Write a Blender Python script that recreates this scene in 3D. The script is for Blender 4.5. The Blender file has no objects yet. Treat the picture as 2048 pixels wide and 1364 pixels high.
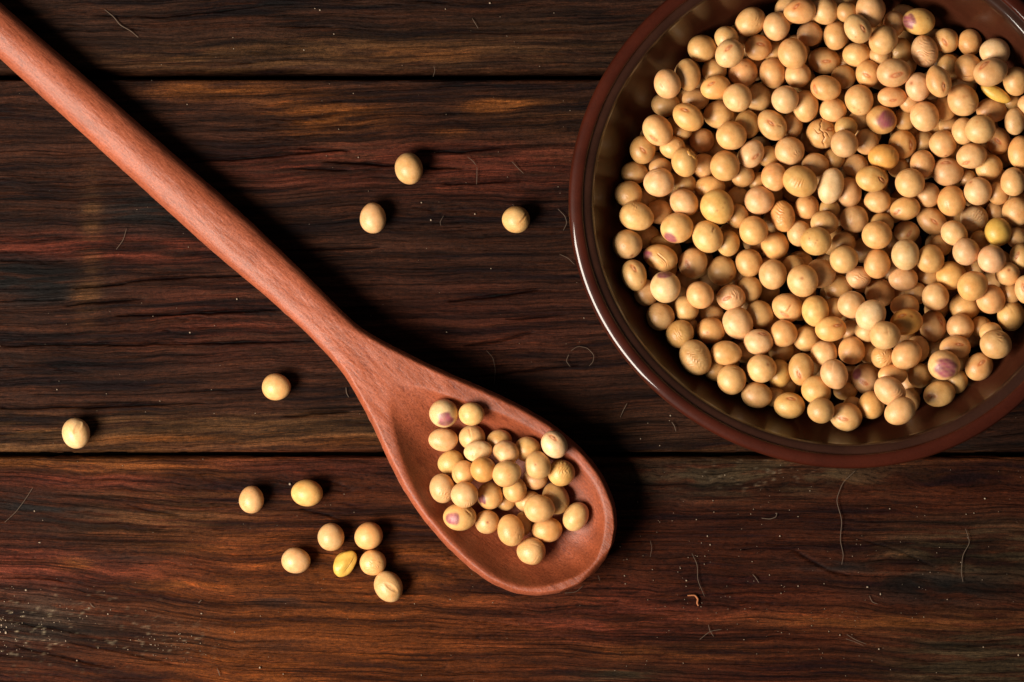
import bpy, bmesh, math, random
import numpy as np
from mathutils import Vector

scene = bpy.context.scene
COL = scene.collection
MM = 0.001
R_ = math.radians
rng = np.random.default_rng(11)
random.seed(11)

# ------------------------------------------------------------------ camera
CAM_H = 1500.0                    # mm above the table top
PX = 8.0                          # photo pixels per millimetre on the table top
cd = bpy.data.cameras.new("camera")
cam = bpy.data.objects.new("camera", cd)
COL.objects.link(cam)
cam.location = (0, 0, CAM_H * MM)
cd.sensor_width = 36.0
cd.lens = 36.0 * CAM_H / 256.0
cd.clip_start = 0.05
cd.clip_end = 20
scene.camera = cam

# ------------------------------------------------------------------ studio light
w = bpy.data.worlds.new("World")
scene.world = w
w.use_nodes = True
w.node_tree.nodes["Background"].inputs[0].default_value = (1.0, 0.95, 0.90, 1)
w.node_tree.nodes["Background"].inputs[1].default_value = 0.075

ld = bpy.data.lights.new("softbox_light", 'AREA')
ld.shape = 'RECTANGLE'
ld.size = 0.43
ld.size_y = 0.25
ld.energy = 14.0
ld.color = (1.0, 0.90, 0.78)
softbox = bpy.data.objects.new("softbox_light", ld)
COL.objects.link(softbox)
AZ, EL, LD = R_(207.0), R_(45.5), 0.72
lp = Vector((math.cos(AZ) * math.cos(EL), math.sin(AZ) * math.cos(EL), math.sin(EL))) * LD
softbox.location = lp
softbox.rotation_euler = (-lp).to_track_quat('-Z', 'Y').to_euler()

scene.view_settings.view_transform = 'Standard'
scene.view_settings.look = 'None'
scene.view_settings.exposure = 0.0
scene.view_settings.gamma = 1.0

# ------------------------------------------------------------------ helpers
def wxy(px, py, z=0.0):
    """photo pixel -> millimetres at height z"""
    k = (CAM_H - z) / CAM_H / PX
    return (px - 1024.0) * k, (682.0 - py) * k

def mesh_from(name, V, F, cols=None, smooth=True):
    """V in mm, F an int array (all same size) or list of such arrays"""
    V = np.asarray(V, dtype=np.float64) * MM
    Fs = F if isinstance(F, list) else [F]
    Fs = [np.asarray(f, dtype=np.int32) for f in Fs]
    me = bpy.data.meshes.new(name)
    me.vertices.add(len(V))
    me.vertices.foreach_set("co", V.astype(np.float32).ravel())
    nl = sum(f.size for f in Fs)
    npoly = sum(len(f) for f in Fs)
    me.loops.add(nl)
    me.polygons.add(npoly)
    me.loops.foreach_set("vertex_index", np.concatenate([f.ravel() for f in Fs]).astype(np.int32))
    tot = np.concatenate([np.full(len(f), f.shape[1]) for f in Fs])
    start = np.r_[0, np.cumsum(tot)[:-1]].astype(np.int32)
    me.polygons.foreach_set("loop_start", start)
    me.polygons.foreach_set("use_smooth", np.full(npoly, smooth))
    me.update(calc_edges=True)
    if cols is not None:
        a = me.attributes.new("tone", 'FLOAT_COLOR', 'POINT')
        c = np.ones((len(V), 4), np.float32)
        c[:, :3] = cols
        a.data.foreach_set("color", c.ravel())
    return me

def link(name, me, mat, parent=None, loc=None):
    o = bpy.data.objects.new(name, me)
    if mat and not me.materials:
        me.materials.append(mat)
    COL.objects.link(o)
    if parent:
        o.parent = parent
    if loc is not None:
        o.location = loc
    return o

def tag(o, label=None, cat=None, group=None, kind=None):
    if label: o["label"] = label
    if cat: o["category"] = cat
    if group: o["group"] = group
    if kind: o["kind"] = kind
    return o

def empty(name, loc=(0, 0, 0)):
    o = bpy.data.objects.new(name, None)
    o.empty_display_size = 0.01
    COL.objects.link(o)
    o.location = loc
    return o

def _hash(ix, iy, seed):
    h = (ix.astype(np.int64) * 374761393 + iy.astype(np.int64) * 668265263 + seed * 982451653) & 0x7fffffff
    h = (h ^ (h >> 13)) * 1274126177 & 0x7fffffff
    h = (h ^ (h >> 16)) & 0xffff
    return h / 65535.0

def vnoise(x, y, seed):
    x0 = np.floor(x); y0 = np.floor(y)
    fx = x - x0; fy = y - y0
    fx = fx * fx * fx * (fx * (fx * 6 - 15) + 10); fy = fy * fy * fy * (fy * (fy * 6 - 15) + 10)
    a = _hash(x0, y0, seed); b = _hash(x0 + 1, y0, seed)
    c = _hash(x0, y0 + 1, seed); d = _hash(x0 + 1, y0 + 1, seed)
    return (a * (1 - fx) + b * fx) * (1 - fy) + (c * (1 - fx) + d * fx) * fy

def fbm(x, y, seed, octv=4):
    s = 0; amp = 0.5; tot = 0
    for k in range(octv):
        s = s + amp * vnoise(x * 2 ** k, y * 2 ** k, seed + k * 17)
        tot += amp; amp *= 0.55
    return s / tot

def sstep(a, b, x):
    t = np.clip((x - a) / (b - a), 0, 1)
    return t * t * (3 - 2 * t)

# ------------------------------------------------------------------ materials
def new_mat(name):
    m = bpy.data.materials.new(name)
    m.use_nodes = True
    nt = m.node_tree
    return m, nt, nt.nodes["Principled BSDF"]

def N(nt, typ, **kw):
    n = nt.nodes.new(typ)
    for k, v in kw.items():
        if k in n.inputs.keys() if isinstance(k, str) else False:
            n.inputs[k].default_value = v
        else:
            setattr(n, k, v)
    return n

def coords(nt, scale):
    tc = nt.nodes.new("ShaderNodeTexCoord")
    mp = nt.nodes.new("ShaderNodeMapping")
    mp.inputs["Scale"].default_value = scale
    nt.links.new(tc.outputs["Object"], mp.inputs["Vector"])
    return mp.outputs["Vector"]

def noise(nt, vec, scale, detail=4, rough=0.55):
    n = nt.nodes.new("ShaderNodeTexNoise")
    n.inputs["Scale"].default_value = scale
    n.inputs["Detail"].default_value = detail
    n.inputs["Roughness"].default_value = rough
    nt.links.new(vec, n.inputs["Vector"])
    return n.outputs["Fac"]

def ramp(nt, fac, stops):
    r = nt.nodes.new("ShaderNodeValToRGB")
    el = r.color_ramp.elements
    while len(el) < len(stops):
        el.new(0.5)
    for e, (p, c) in zip(el, stops):
        e.position = p
        e.color = (*c, 1) if len(c) == 3 else c
    nt.links.new(fac, r.inputs["Fac"])
    return r.outputs["Color"]

def mixc(nt, typ, a, b, fac=1.0):
    m = nt.nodes.new("ShaderNodeMix")
    m.data_type = 'RGBA'
    m.blend_type = typ
    if isinstance(fac, (int, float)):
        m.inputs[0].default_value = fac
    else:
        nt.links.new(fac, m.inputs[0])
    for s, i in ((a, 6), (b, 7)):
        if isinstance(s, tuple):
            m.inputs[i].default_value = (*s, 1)
        else:
            nt.links.new(s, m.inputs[i])
    return m.outputs[2]

def bump(nt, bsdf, height, strength, dist_mm):
    b = nt.nodes.new("ShaderNodeBump")
    b.inputs["Strength"].default_value = strength
    b.inputs["Distance"].default_value = dist_mm * MM
    nt.links.new(height, b.inputs["Height"])
    nt.links.new(b.outputs["Normal"], bsdf.inputs["Normal"])
    return b

def attr(nt, name="tone"):
    a = nt.nodes.new("ShaderNodeAttribute")
    a.attribute_name = name
    return a.outputs["Color"]

def mat_bean():
    m, nt, b = new_mat("soybean_skin")
    v = coords(nt, (1000, 1000, 1000))
    mott = ramp(nt, noise(nt, v, 0.7, 4), [(0.3, (0.84, 0.79, 0.70)), (0.7, (1.08, 1.06, 1.05))])
    fine = ramp(nt, noise(nt, v, 7.0, 3), [(0.3, (0.93, 0.91, 0.88)), (0.7, (1.04, 1.04, 1.04))])
    c = mixc(nt, 'MULTIPLY', mixc(nt, 'MULTIPLY', attr(nt), mott), fine)
    nt.links.new(c, b.inputs["Base Color"])
    b.inputs["Roughness"].default_value = 0.40
    b.inputs["Specular IOR Level"].default_value = 0.42
    b.inputs["Subsurface Weight"].default_value = 0.12
    b.inputs["Subsurface Radius"].default_value = (1.0, 0.45, 0.15)
    b.inputs["Subsurface Scale"].default_value = 1.0 * MM
    bump(nt, b, noise(nt, v, 2.6, 5, 0.6), 0.16, 0.5)
    return m

def mat_plain(name, col, rough=0.5, spec=0.4):
    m, nt, b = new_mat(name)
    v = coords(nt, (1000, 1000, 1000))
    c = mixc(nt, 'MULTIPLY', col, ramp(nt, noise(nt, v, 3.0, 4), [(0.25, (0.75, 0.7, 0.65)), (0.75, (1.15, 1.15, 1.15))]))
    nt.links.new(c, b.inputs["Base Color"])
    b.inputs["Roughness"].default_value = rough
    b.inputs["Specular IOR Level"].default_value = spec
    return m

def mat_wood():
    m, nt, b = new_mat("weathered_plank")
    ga = nt.nodes.new("ShaderNodeAttribute")
    ga.attribute_name = "grain"                 # millimetres along and across the wavering grain
    def gv(sx, sy):
        n = nt.nodes.new("ShaderNodeVectorMath"); n.operation = 'MULTIPLY'
        n.inputs[1].default_value = (sx, sy, 1)
        nt.links.new(ga.outputs["Vector"], n.inputs[0])
        return n.outputs["Vector"]
    g1 = noise(nt, gv(0.06, 1.1), 1.0, 6, 0.68)
    lines = noise(nt, gv(0.030, 2.4), 1.0, 3, 0.55)
    pores = noise(nt, gv(0.55, 5.5), 1.0, 3, 0.6)
    fleck = noise(nt, gv(0.20, 2.8), 1.0, 4, 0.65)
    area = noise(nt, gv(0.03, 0.12), 1.0, 3, 0.5)
    v3 = coords(nt, (1000, 1000, 1000))
    sp = noise(nt, v3, 4.4, 4, 0.8)
    sp2 = noise(nt, v3, 1.1, 4, 0.7)
    c = mixc(nt, 'MULTIPLY', attr(nt), ramp(nt, g1, [(0.28, (0.52, 0.48, 0.46)), (0.50, (0.92, 0.90, 0.88)), (0.72, (1.55, 1.48, 1.38))]))
    fm = nt.nodes.new("ShaderNodeMath"); fm.operation = 'MULTIPLY'
    nt.links.new(ramp(nt, fleck, [(0.58, (0, 0, 0)), (0.66, (0.8, 0.8, 0.8))]), fm.inputs[0])
    nt.links.new(ramp(nt, area, [(0.42, (0.05, 0.05, 0.05)), (0.62, (0.85, 0.85, 0.85))]), fm.inputs[1])
    fleck_col = mixc(nt, 'MULTIPLY', c, (2.5, 2.0, 1.6))  # paler orange flecks of the wood itself
    c = mixc(nt, 'MIX', c, fleck_col, fm.outputs[0])
    c = mixc(nt, 'MULTIPLY', c, ramp(nt, lines, [(0.35, (0.38, 0.35, 0.34)), (0.44, (1.0, 1.0, 1.0))]))
    c = mixc(nt, 'MULTIPLY', c, ramp(nt, pores, [(0.33, (0.35, 0.33, 0.32)), (0.44, (1.0, 1.0, 1.0)), (0.68, (1.35, 1.32, 1.28))]))
    c = mixc(nt, 'MULTIPLY', c, ramp(nt, sp, [(0.3, (0.48, 0.48, 0.50)), (0.7, (1.55, 1.50, 1.45))]))
    c = mixc(nt, 'MULTIPLY', c, ramp(nt, sp2, [(0.3, (0.70, 0.70, 0.72)), (0.7, (1.25, 1.23, 1.2))]))
    nt.links.new(c, b.inputs["Base Color"])
    b.inputs["Roughness"].default_value = 0.55
    b.inputs["Specular IOR Level"].default_value = 0.05
    mx = nt.nodes.new("ShaderNodeMath"); mx.operation = 'ADD'
    nt.links.new(g1, mx.inputs[0]); nt.links.new(pores, mx.inputs[1])
    m2 = nt.nodes.new("ShaderNodeMath"); m2.operation = 'ADD'
    nt.links.new(mx.outputs[0], m2.inputs[0]); nt.links.new(ramp(nt, lines, [(0.36, (0, 0, 0)), (0.43, (0.6, 0.6, 0.6))]), m2.inputs[1])
    bump(nt, b, m2.outputs[0], 0.55, 0.3)
    return m

def mat_spoon():
    m, nt, b = new_mat("red_brown_wood")
    tc = nt.nodes.new("ShaderNodeTexCoord")
    mp = nt.nodes.new("ShaderNodeMapping")
    mp.vector_type = 'TEXTURE'
    mp.inputs["Rotation"].default_value = (0, 0, math.atan2(-0.669, 0.743))
    nt.links.new(tc.outputs["Object"], mp.inputs["Vector"])
    sc = nt.nodes.new("ShaderNodeVectorMath"); sc.operation = 'MULTIPLY'
    sc.inputs[1].default_value = (150, 1000, 1000)
    nt.links.new(mp.outputs["Vector"], sc.inputs[0])
    g = noise(nt, sc.outputs["Vector"], 2.2, 5, 0.7)
    v3 = coords(nt, (1000, 1000, 1000))
    sp = noise(nt, v3, 2.4, 4, 0.75)
    big = noise(nt, v3, 0.09, 3)
    c = mixc(nt, 'MULTIPLY', attr(nt), ramp(nt, g, [(0.28, (0.52, 0.44, 0.42)), (0.48, (1, 1, 1)), (0.75, (1.25, 1.28, 1.32))]))
    c = mixc(nt, 'MULTIPLY', c, ramp(nt, sp, [(0.28, (0.56, 0.50, 0.48)), (0.72, (1.26, 1.32, 1.38))]))
    c = mixc(nt, 'MULTIPLY', c, ramp(nt, big, [(0.3, (0.92, 0.85, 0.78)), (0.7, (1.05, 1.06, 1.1))]))
    nt.links.new(c, b.inputs["Base Color"])
    b.inputs["Roughness"].default_value = 0.46
    b.inputs["Specular IOR Level"].default_value = 0.42
    mx = nt.nodes.new("ShaderNodeMath"); mx.operation = 'ADD'
    nt.links.new(g, mx.inputs[0]); nt.links.new(sp, mx.inputs[1])
    bump(nt, b, mx.outputs[0], 0.42, 0.24)
    return m

def mat_glaze(name, col, rough, coat=0.75, crough=0.035):
    m, nt, b = new_mat(name)
    v = coords(nt, (1000, 1000, 1000))
    big = noise(nt, v, 0.10, 4)
    sp = noise(nt, v, 2.2, 4, 0.7)
    c = mixc(nt, 'MULTIPLY', col, ramp(nt, big, [(0.3, (0.72, 0.68, 0.66)), (0.7, (1.2, 1.18, 1.15))]))
    c = mixc(nt, 'MULTIPLY', c, ramp(nt, sp, [(0.3, (0.80, 0.76, 0.74)), (0.68, (1.12, 1.12, 1.12))]))
    nt.links.new(c, b.inputs["Base Color"])
    b.inputs["Roughness"].default_value = rough
    b.inputs["Specular IOR Level"].default_value = 0.07
    b.inputs["Coat Weight"].default_value = coat
    b.inputs["Coat Roughness"].default_value = crough
    bump(nt, b, noise(nt, v, 0.7, 5, 0.6), 0.05, 0.5)
    return m

M_BEAN = mat_bean()
M_HILUM = mat_plain("hilum_scar", (0.50, 0.22, 0.10), 0.5)
M_SKIN = mat_plain("torn_bean_skin", (0.50, 0.25, 0.06), 0.35)
M_WOOD = mat_wood()
M_SPOON = mat_spoon()
M_RIM = mat_glaze("glazed_rim", (0.036, 0.0064, 0.0026), 0.40, 0.55)
M_LIP = mat_glaze("pooled_glaze", (0.026, 0.0095, 0.0055), 0.40, 0.6)
M_GLAZE = mat_glaze("brown_glaze", (0.040, 0.0115, 0.0055), 0.34, 0.30, 0.13)
M_CLAY = mat_plain("raw_clay", (0.16, 0.06, 0.035), 0.8, 0.2)
M_DARK = mat_plain("gap_light_blocker", (0.012, 0.008, 0.006), 0.9, 0.1)
M_FIBRE = mat_plain("pale_fibre", (0.095, 0.068, 0.048), 0.7, 0.2)
M_CHIP = mat_plain("orange_chip", (0.32, 0.12, 0.05), 0.7, 0.2)
M_DUST = mat_plain("pale_dust", (0.26, 0.20, 0.145), 0.8, 0.2)

# ------------------------------------------------------------------ the table
table = empty("wooden_table")
tag(table, "dark weathered table of wide brown planks under the bowl and spoon", "table")

CRACKS = [  # photo polylines (x, y), half width px, depth mm
    ([(152, 576), (214, 571), (286, 559), (365, 555), (483, 552)], 2.2, 0.9),
    ([(131, 611), (214, 602), (286, 597)], 1.8, 0.7),
    ([(238, 630), (359, 628), (459, 623), (559, 619)], 2.6, 1.0),
    ([(0, 692), (166, 688), (310, 688), (466, 685), (603, 683)], 2.2, 0.9),
    ([(0, 816), (186, 814), (234, 812), (414, 805)], 1.9, 0.8),
    ([(362, 785), (524, 776)], 1.6, 0.6),
    ([(569, 833), (640, 826), (700, 822)], 2.0, 0.8),
    ([(600, 297), (702, 301)], 2.2, 0.8),
    ([(839, 301), (925, 304), (1010, 294)], 2.0, 0.8),
    ([(651, 323), (700, 324), (785, 331), (849, 333), (930, 338)], 2.4, 1.0),
    ([(595, 336), (658, 337), (697, 341)], 1.8, 0.7),
    ([(890, 369), (960, 367), (1044, 361)], 1.8, 0.7),
    ([(376, 325), (513, 314), (690, 300)], 1.9, 0.8),
    ([(900, 603), (1000, 590), (1076, 579)], 2.4, 0.9),
    ([(931, 691), (1000, 680), (1067, 665)], 2.0, 0.8),
    ([(684, 617), (760, 615)], 2.0, 0.8),
    ([(564, 501), (660, 497), (760, 494)], 2.0, 0.7),
    ([(0, 521), (60, 523), (130, 521)], 2.0, 0.7),
    ([(0, 603), (70, 600), (131, 598)], 1.6, 0.6),
    ([(960, 752), (1090, 737), (1160, 730)], 1.8, 0.7),
    ([(1010, 640), (1130, 628)], 1.7, 0.6),
    ([(0, 1155), (60, 1155), (109, 1157), (135, 1167)], 1.9, 0.7),
    ([(0, 1240), (90, 1254), (180, 1271)], 1.8, 0.6),
    ([(140, 1285), (250, 1305), (350, 1330)], 1.8, 0.6),
    ([(255, 1009), (300, 1022), (360, 1030)], 1.7, 0.5),
    ([(30, 1290), (120, 1312), (230, 1336)], 1.8, 0.6),
    ([(600, 1018), (640, 1026), (680, 1040)], 1.7, 0.6),
    ([(190, 30), (330, 33), (520, 12)], 1.7, 0.6),
    ([(560, 54), (664, 52)], 1.7, 0.6),
    ([(1590, 1100), (1654, 1140), (1700, 1152)], 2.4, 0.6),
    ([(1690, 1070), (1800, 1102), (1880, 1140)], 1.2, 0.3),
    ([(1300, 1192), (1500, 1184), (1750, 1186)], 1.2, 0.3),
]
# pigment patches: x, y, sigma x, sigma y, colour, strength
BLUE = (0.016, 0.018, 0.020); TAN = (0.105, 0.050, 0.020); ORG = (0.185, 0.062, 0.014); RED = (0.115, 0.026, 0.014)
BLK = (0.012, 0.012, 0.012); GRY = (0.115, 0.100, 0.075); WARM = (0.130, 0.036, 0.007); OLV = (0.062, 0.042, 0.022)
PATCH = [
    (380, 868, 420, 26, TAN, 0.95), (120, 885, 200, 14, TAN, 0.5), (330, 880, 90, 9, ORG, 0.6), (700, 890, 90, 10, ORG, 0.55),
    (60, 545, 95, 36, BLK, 0.85), (310, 425, 70, 26, BLK, 0.8), (120, 590, 60, 20, BLK, 0.5), (250, 470, 60, 14, BLK, 0.3),
    (183, 500, 13, 70, TAN, 0.75), (168, 600, 16, 24, TAN, 0.6), (95, 492, 120, 14, RED, 0.7), (300, 500, 110, 22, RED, 0.55),
    (1010, 208, 46, 7, ORG, 0.9), (985, 222, 34, 6, ORG, 0.9), (905, 265, 26, 6, ORG, 0.8), (665, 232, 80, 22, ORG, 0.55),
    (620, 255, 34, 12, ORG, 0.5), (430, 180, 80, 12, ORG, 0.7), (600, 200, 60, 20, ORG, 0.25), (1100, 250, 90, 30, TAN, 0.35),
    (740, 105, 170, 18, TAN, 0.75), (470, 120, 150, 16, TAN, 0.7), (850, 108, 90, 9, ORG, 0.35), (1080, 90, 120, 30, TAN, 0.25),
    (620, 330, 150, 30, RED, 0.45), (1000, 330, 180, 45, RED, 0.4), (960, 640, 160, 60, RED, 0.35), (480, 640, 140, 50, RED, 0.3),
    (150, 917, 130, 6, ORG, 1.0), (290, 935, 110, 8, ORG, 0.95), (400, 950, 60, 6, ORG, 0.8), (30, 925, 60, 7, ORG, 0.6),
    (560, 915, 120, 5, ORG, 0.5), (600, 925, 180, 20, RED, 0.5),
    (160, 1135, 190, 28, RED, 0.95), (145, 1128, 26, 8, ORG, 0.8), (330, 1095, 80, 10, ORG, 0.55), (320, 1170, 60, 6, ORG, 0.8),
    (330, 1030, 160, 40, TAN, 0.4), (80, 1020, 90, 28, BLK, 0.55), (200, 960, 150, 12, RED, 0.5), (260, 1110, 70, 16, BLK, 0.45),
    (330, 1245, 130, 26, BLK, 0.6), (160, 1265, 150, 18, BLK, 0.35), (60, 1235, 80, 40, GRY, 0.22), (350, 1290, 70, 20, GRY, 0.3),
    (1400, 1130, 520, 200, (0.060, 0.0145, 0.0055), 0.45), (640, 1240, 230, 110, WARM, 0.95), (700, 1150, 160, 50, WARM, 0.8), (520, 1330, 160, 40, WARM, 0.7), (900, 1270, 160, 70, WARM, 0.55),
    (560, 1200, 60, 14, BLK, 0.4), (560, 1290, 50, 10, BLK, 0.3),
    (1500, 950, 170, 26, OLV, 0.8), (1960, 1320, 110, 50, OLV, 0.9), (1950, 1110, 130, 40, OLV, 0.7), (1800, 905, 240, 14, ORG, 0.25),
    (1700, 1240, 320, 14, ORG, 0.35), (1250, 1240, 200, 50, RED, 0.5), (1330, 1300, 160, 14, ORG, 0.35), (1240, 1350, 60, 14, OLV, 0.6),
    (1880, 1170, 110, 26, BLK, 0.5), (1650, 1130, 70, 14, BLK, 0.5), (1300, 970, 120, 30, BLK, 0.25), (1900, 890, 140, 12, BLK, 0.5),
]

def seg_dist(x, y, pts):
    best = np.full(x.shape, 1e9)
    tt = np.zeros(x.shape)
    n = len(pts) - 1
    for i, ((x0, y0), (x1, y1)) in enumerate(zip(pts[:-1], pts[1:])):
        dx, dy = x1 - x0, y1 - y0
        t = np.clip(((x - x0) * dx + (y - y0) * dy) / (dx * dx + dy * dy), 0, 1)
        d = np.hypot(x - x0 - t * dx, y - y0 - t * dy)
        m = d < best
        best[m] = d[m]
        tt[m] = (i + t[m]) / n
    return best, tt

def make_plank(y0, y1, base, seed, edge_up, edge_lo, dense=True):
    """y0 (upper) to y1 (lower) in photo pixels; edge_* = (width px, drop mm) chamfers"""
    if dense:
        xs = np.r_[np.linspace(-1000, -60, 30), np.linspace(-50, 2098, 360), np.linspace(2110, 3050, 30)]
        va, vb = max(y0, -25), min(y1, 1389)
        ys = np.linspace(va, vb, int((vb - va) * 0.62))
        if y0 < va: ys = np.r_[np.linspace(y0, va - 6, 30), ys]
        if y1 > vb: ys = np.r_[ys, np.linspace(vb + 6, y1, 30)]
    else:
        xs = np.linspace(-1000, 3050, 160)
        ys = np.linspace(y0, y1, 60)
    X, Y = np.meshgrid(xs, ys)
    # wavering grain
    warp = 24 * (fbm(X / 380, Y / 200, seed) - 0.5) + 9 * (fbm(X / 120, Y / 60, seed + 15, 3) - 0.5) + 40 * (fbm(X / 1100, Y / 500, seed + 5) - 0.5)
    YY = Y + warp + 0.03 * (X - 500) * (1 if y0 < 500 else -0.6)
    if y0 > 900:
        YY = YY - 0.10 * np.minimum(X, 470) * sstep(1060, 1240, Y) - 0.05 * np.minimum(X, 520) * sstep(930, 990, Y) * sstep(1100, 1030, Y)
    h = 0.34 * (fbm(X / 220, YY / 9, seed + 1, 5) - 0.5) + 0.16 * (fbm(X / 70, YY / 3.5, seed + 2, 3) - 0.5)
    h += 0.5 * (fbm(X / 600, YY / 120, seed + 3) - 0.5)
    # fine checks: thin dark valleys along the grain
    r1 = np.abs(fbm(X / 260, YY / 13, seed + 4, 4) - 0.5)
    gate = sstep(0.52, 0.66, fbm(X / 190, YY / 60, seed + 6, 3))
    check = np.exp(-(r1 / 0.012) ** 2) * gate
    h -= 0.30 * check
    # colour
    g = fbm(X / 240, YY / 11, seed + 7, 5)
    g2 = fbm(X / 500, YY / 70, seed + 8, 4)
    g = sstep(0.22, 0.78, g)
    col = 0.36 * np.array(base)[None, None, :] * (0.28 + 1.3 * g[..., None]) * (0.45 + 1.0 * g2[..., None])
    streak = 0.6 * sstep(0.56, 0.72, fbm(X / 160, YY / 7, seed + 9, 4))[..., None]
    col = col * (1 - 0.5 * streak) + 0.5 * streak * np.array([0.044, 0.0135, 0.0055])
    tex = fbm(X / 90, YY / 8, seed + 10, 4)
    for (px, py, sx, sy, c, st) in PATCH:
        if not (y0 - 60 < py < y1 + 60): continue
        q = ((X - px) / sx) ** 2 + ((Y + 0.5 * warp - py) / sy) ** 2
        mk = np.exp(-0.5 * q) * st
        if min(sx, sy) < 60:
            mk = np.clip(mk * (0.35 + 1.5 * sstep(0.32, 0.62, tex)), 0, 0.95)
        else:
            mk = np.clip(mk * (0.55 + 0.9 * tex), 0, 0.95)
        col = col * (1 - mk[..., None]) + mk[..., None] * np.array(c) * (0.30 + 1.0 * g[..., None]) * 0.57
    # pale crusty flecks, low on the left
    fl = sstep(0.70, 0.80, fbm(X / 11, Y / 7, seed + 12, 3)) * np.exp(-((X - 60) / 190) ** 2 - ((Y - 1255) / 62) ** 2)
    fl += 0.8 * sstep(0.70, 0.80, fbm(X / 11, Y / 7, seed + 12, 3)) * np.exp(-((X - 350) / 90) ** 2 - ((Y - 1290) / 30) ** 2)
    fl += 0.6 * sstep(0.72, 0.80, fbm(X / 12, Y / 8, seed + 13, 3)) * np.exp(-((X - 1520) / 120) ** 2 - ((Y - 950) / 26) ** 2)
    fl *= 0.4
    col = col * (1 - 0.8 * fl[..., None]) + 0.8 * fl[..., None] * np.array([0.33, 0.28, 0.19])
    col *= (1 - 0.55 * check[..., None])
    for pts, hw, dp in CRACKS:
        ym = np.mean([p[1] for p in pts])
        if not (y0 < ym < y1): continue
        jig = 2.2 * (fbm(X / 35, Y * 0 + seed, 77 + int(ym), 3) - 0.5)
        d, t = seg_dist(X, Y + jig * 2, pts)
        wd = hw * (0.35 + 0.9 * np.sin(np.pi * np.clip(t, 0.02, 0.98)) ** 0.5) * (0.5 + fbm(X / 30, Y * 0, 31 + int(ym), 3))
        mk = np.exp(-(d / np.maximum(wd, 0.5)) ** 2)
        h -= dp * mk
        col *= (1 - 0.75 * mk[..., None])
    wav = 3.0 * fbm(X / 150, Y * 0, seed + 20, 4) + 3.0 * sstep(0.66, 0.76, fbm(X / 45, Y * 0, seed + 23, 3)) - 1.0
    for dist, (wpx, drop) in ((Y - y0, edge_up), (y1 - Y, edge_lo)):
        u = np.clip(1 - (dist + wav * 0.6) / wpx, 0, 1)
        h -= drop * u ** 1.8
    h = np.minimum(h, 0.10)
    x, y = wxy(X, Y + np.where(np.abs(Y - y0) < 1, wav, 0) - np.where(np.abs(Y - y1) < 1, wav, 0))
    V = np.stack([x, y, h], -1).reshape(-1, 3)
    nr, nc = X.shape
    idx = np.arange(nr * nc).reshape(nr, nc)
    F = np.stack([idx[1:, :-1], idx[1:, 1:], idx[:-1, 1:], idx[:-1, :-1]], -1).reshape(-1, 4)
    ring = np.r_[idx[0, :], idx[1:, -1], idx[-1, -2::-1], idx[-2:0:-1, 0]]
    low = V[ring].copy(); low[:, 2] = -18.0
    V2 = np.r_[V, low]
    k = len(ring); b0 = len(V)
    j = np.arange(k); jn = (j + 1) % k
    S = np.stack([ring[j], ring[jn], b0 + jn, b0 + j], -1)
    cols = np.r_[col.reshape(-1, 3), col.reshape(-1, 3)[ring] * 0.6]
    GX = np.stack([X / PX, YY / PX + seed * 3.0, np.full(X.shape, seed * 1.7)], -1).reshape(-1, 3)
    me = mesh_from("plank", V2, [F, S, (b0 + j)[None, ::-1]], np.clip(cols, 0.002, 0.8))
    ga = me.attributes.new("grain", 'FLOAT_VECTOR', 'POINT')
    ga.data.foreach_set("vector", np.r_[GX, GX[ring]].astype(np.float32).ravel())
    return link("plank", me, M_WOOD, table)

make_plank(-1360, -606, (0.045, 0.020, 0.012), 301, (8, 1.5), (8, 1.5), False)
make_plank(-600, 152, (0.042, 0.0180, 0.0105), 101, (8, 1.5), (19, 4.2))
make_plank(158, 905, (0.045, 0.0170, 0.0095), 201, (6, 1.2), (7, 1.6))
make_plank(912, 1662, (0.060, 0.0150, 0.0058), 401, (7, 1.2), (8, 1.5))
make_plank(1669, 2420, (0.045, 0.020, 0.012), 501, (8, 1.5), (8, 1.5), False)
bx0, by0 = wxy(-990, 2410); bx1, by1 = wxy(3040, -1350)  # unseen board added below the planks to stop world light in gaps
bm = bmesh.new()
bmesh.ops.create_cube(bm, size=1.0)
bmesh.ops.scale(bm, vec=((bx1 - bx0) * MM, (by1 - by0) * MM, 12 * MM), verts=bm.verts)
bmesh.ops.translate(bm, vec=((bx0 + bx1) / 2 * MM, (by0 + by1) / 2 * MM, -24.2 * MM), verts=bm.verts)
bmesh.ops.bevel(bm, geom=bm.edges[:], offset=1 * MM, segments=2, affect='EDGES')
me = bpy.data.meshes.new("gap_light_blocker"); bm.to_mesh(me); bm.free()
link("gap_light_blocker", me, M_DARK, table)

# ------------------------------------------------------------------ the wooden spoon
S_O = np.array([0.0, 57.0]); S_D = np.array([0.743, 0.669]); S_D /= np.hypot(*S_D); S_N = np.array([S_D[1], -S_D[0]])
UP = [(-560, 30), (-500, 33), (-33, 38), (192, 42.3), (419, 45.3), (542, 48.5), (644, 48), (733, 45.1), (830, 41), (883, 37.5), (935, 37.5), (980, 47), (1005, 53), (1089, 76.1), (1152, 97), (1191, 110.5), (1232, 124), (1279, 137.5), (1335, 149.6), (1378, 154.5), (1429, 154.6), (1476, 148), (1506, 139), (1551, 117.3), (1581, 89.9), (1600, 59.9), (1610, 24), (1613, -8)]
LO = [(-560, -34), (-500, -38), (43, -46.5), (328, -47.5), (556, -48.7), (645, -47.5), (750, -43), (856, -42.5), (929, -47.6), (974, -54), (1006, -63.5), (1051, -79.1), (1094, -95.5), (1153, -122.0), (1216, -146.1), (1280, -163.0), (1350, -172.4), (1409, -174), (1457, -171.0), (1477, -166.6), (1523, -150.8), (1558, -125.6), (1587, -91.7), (1605, -54.8), (1613, -8)]
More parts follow.
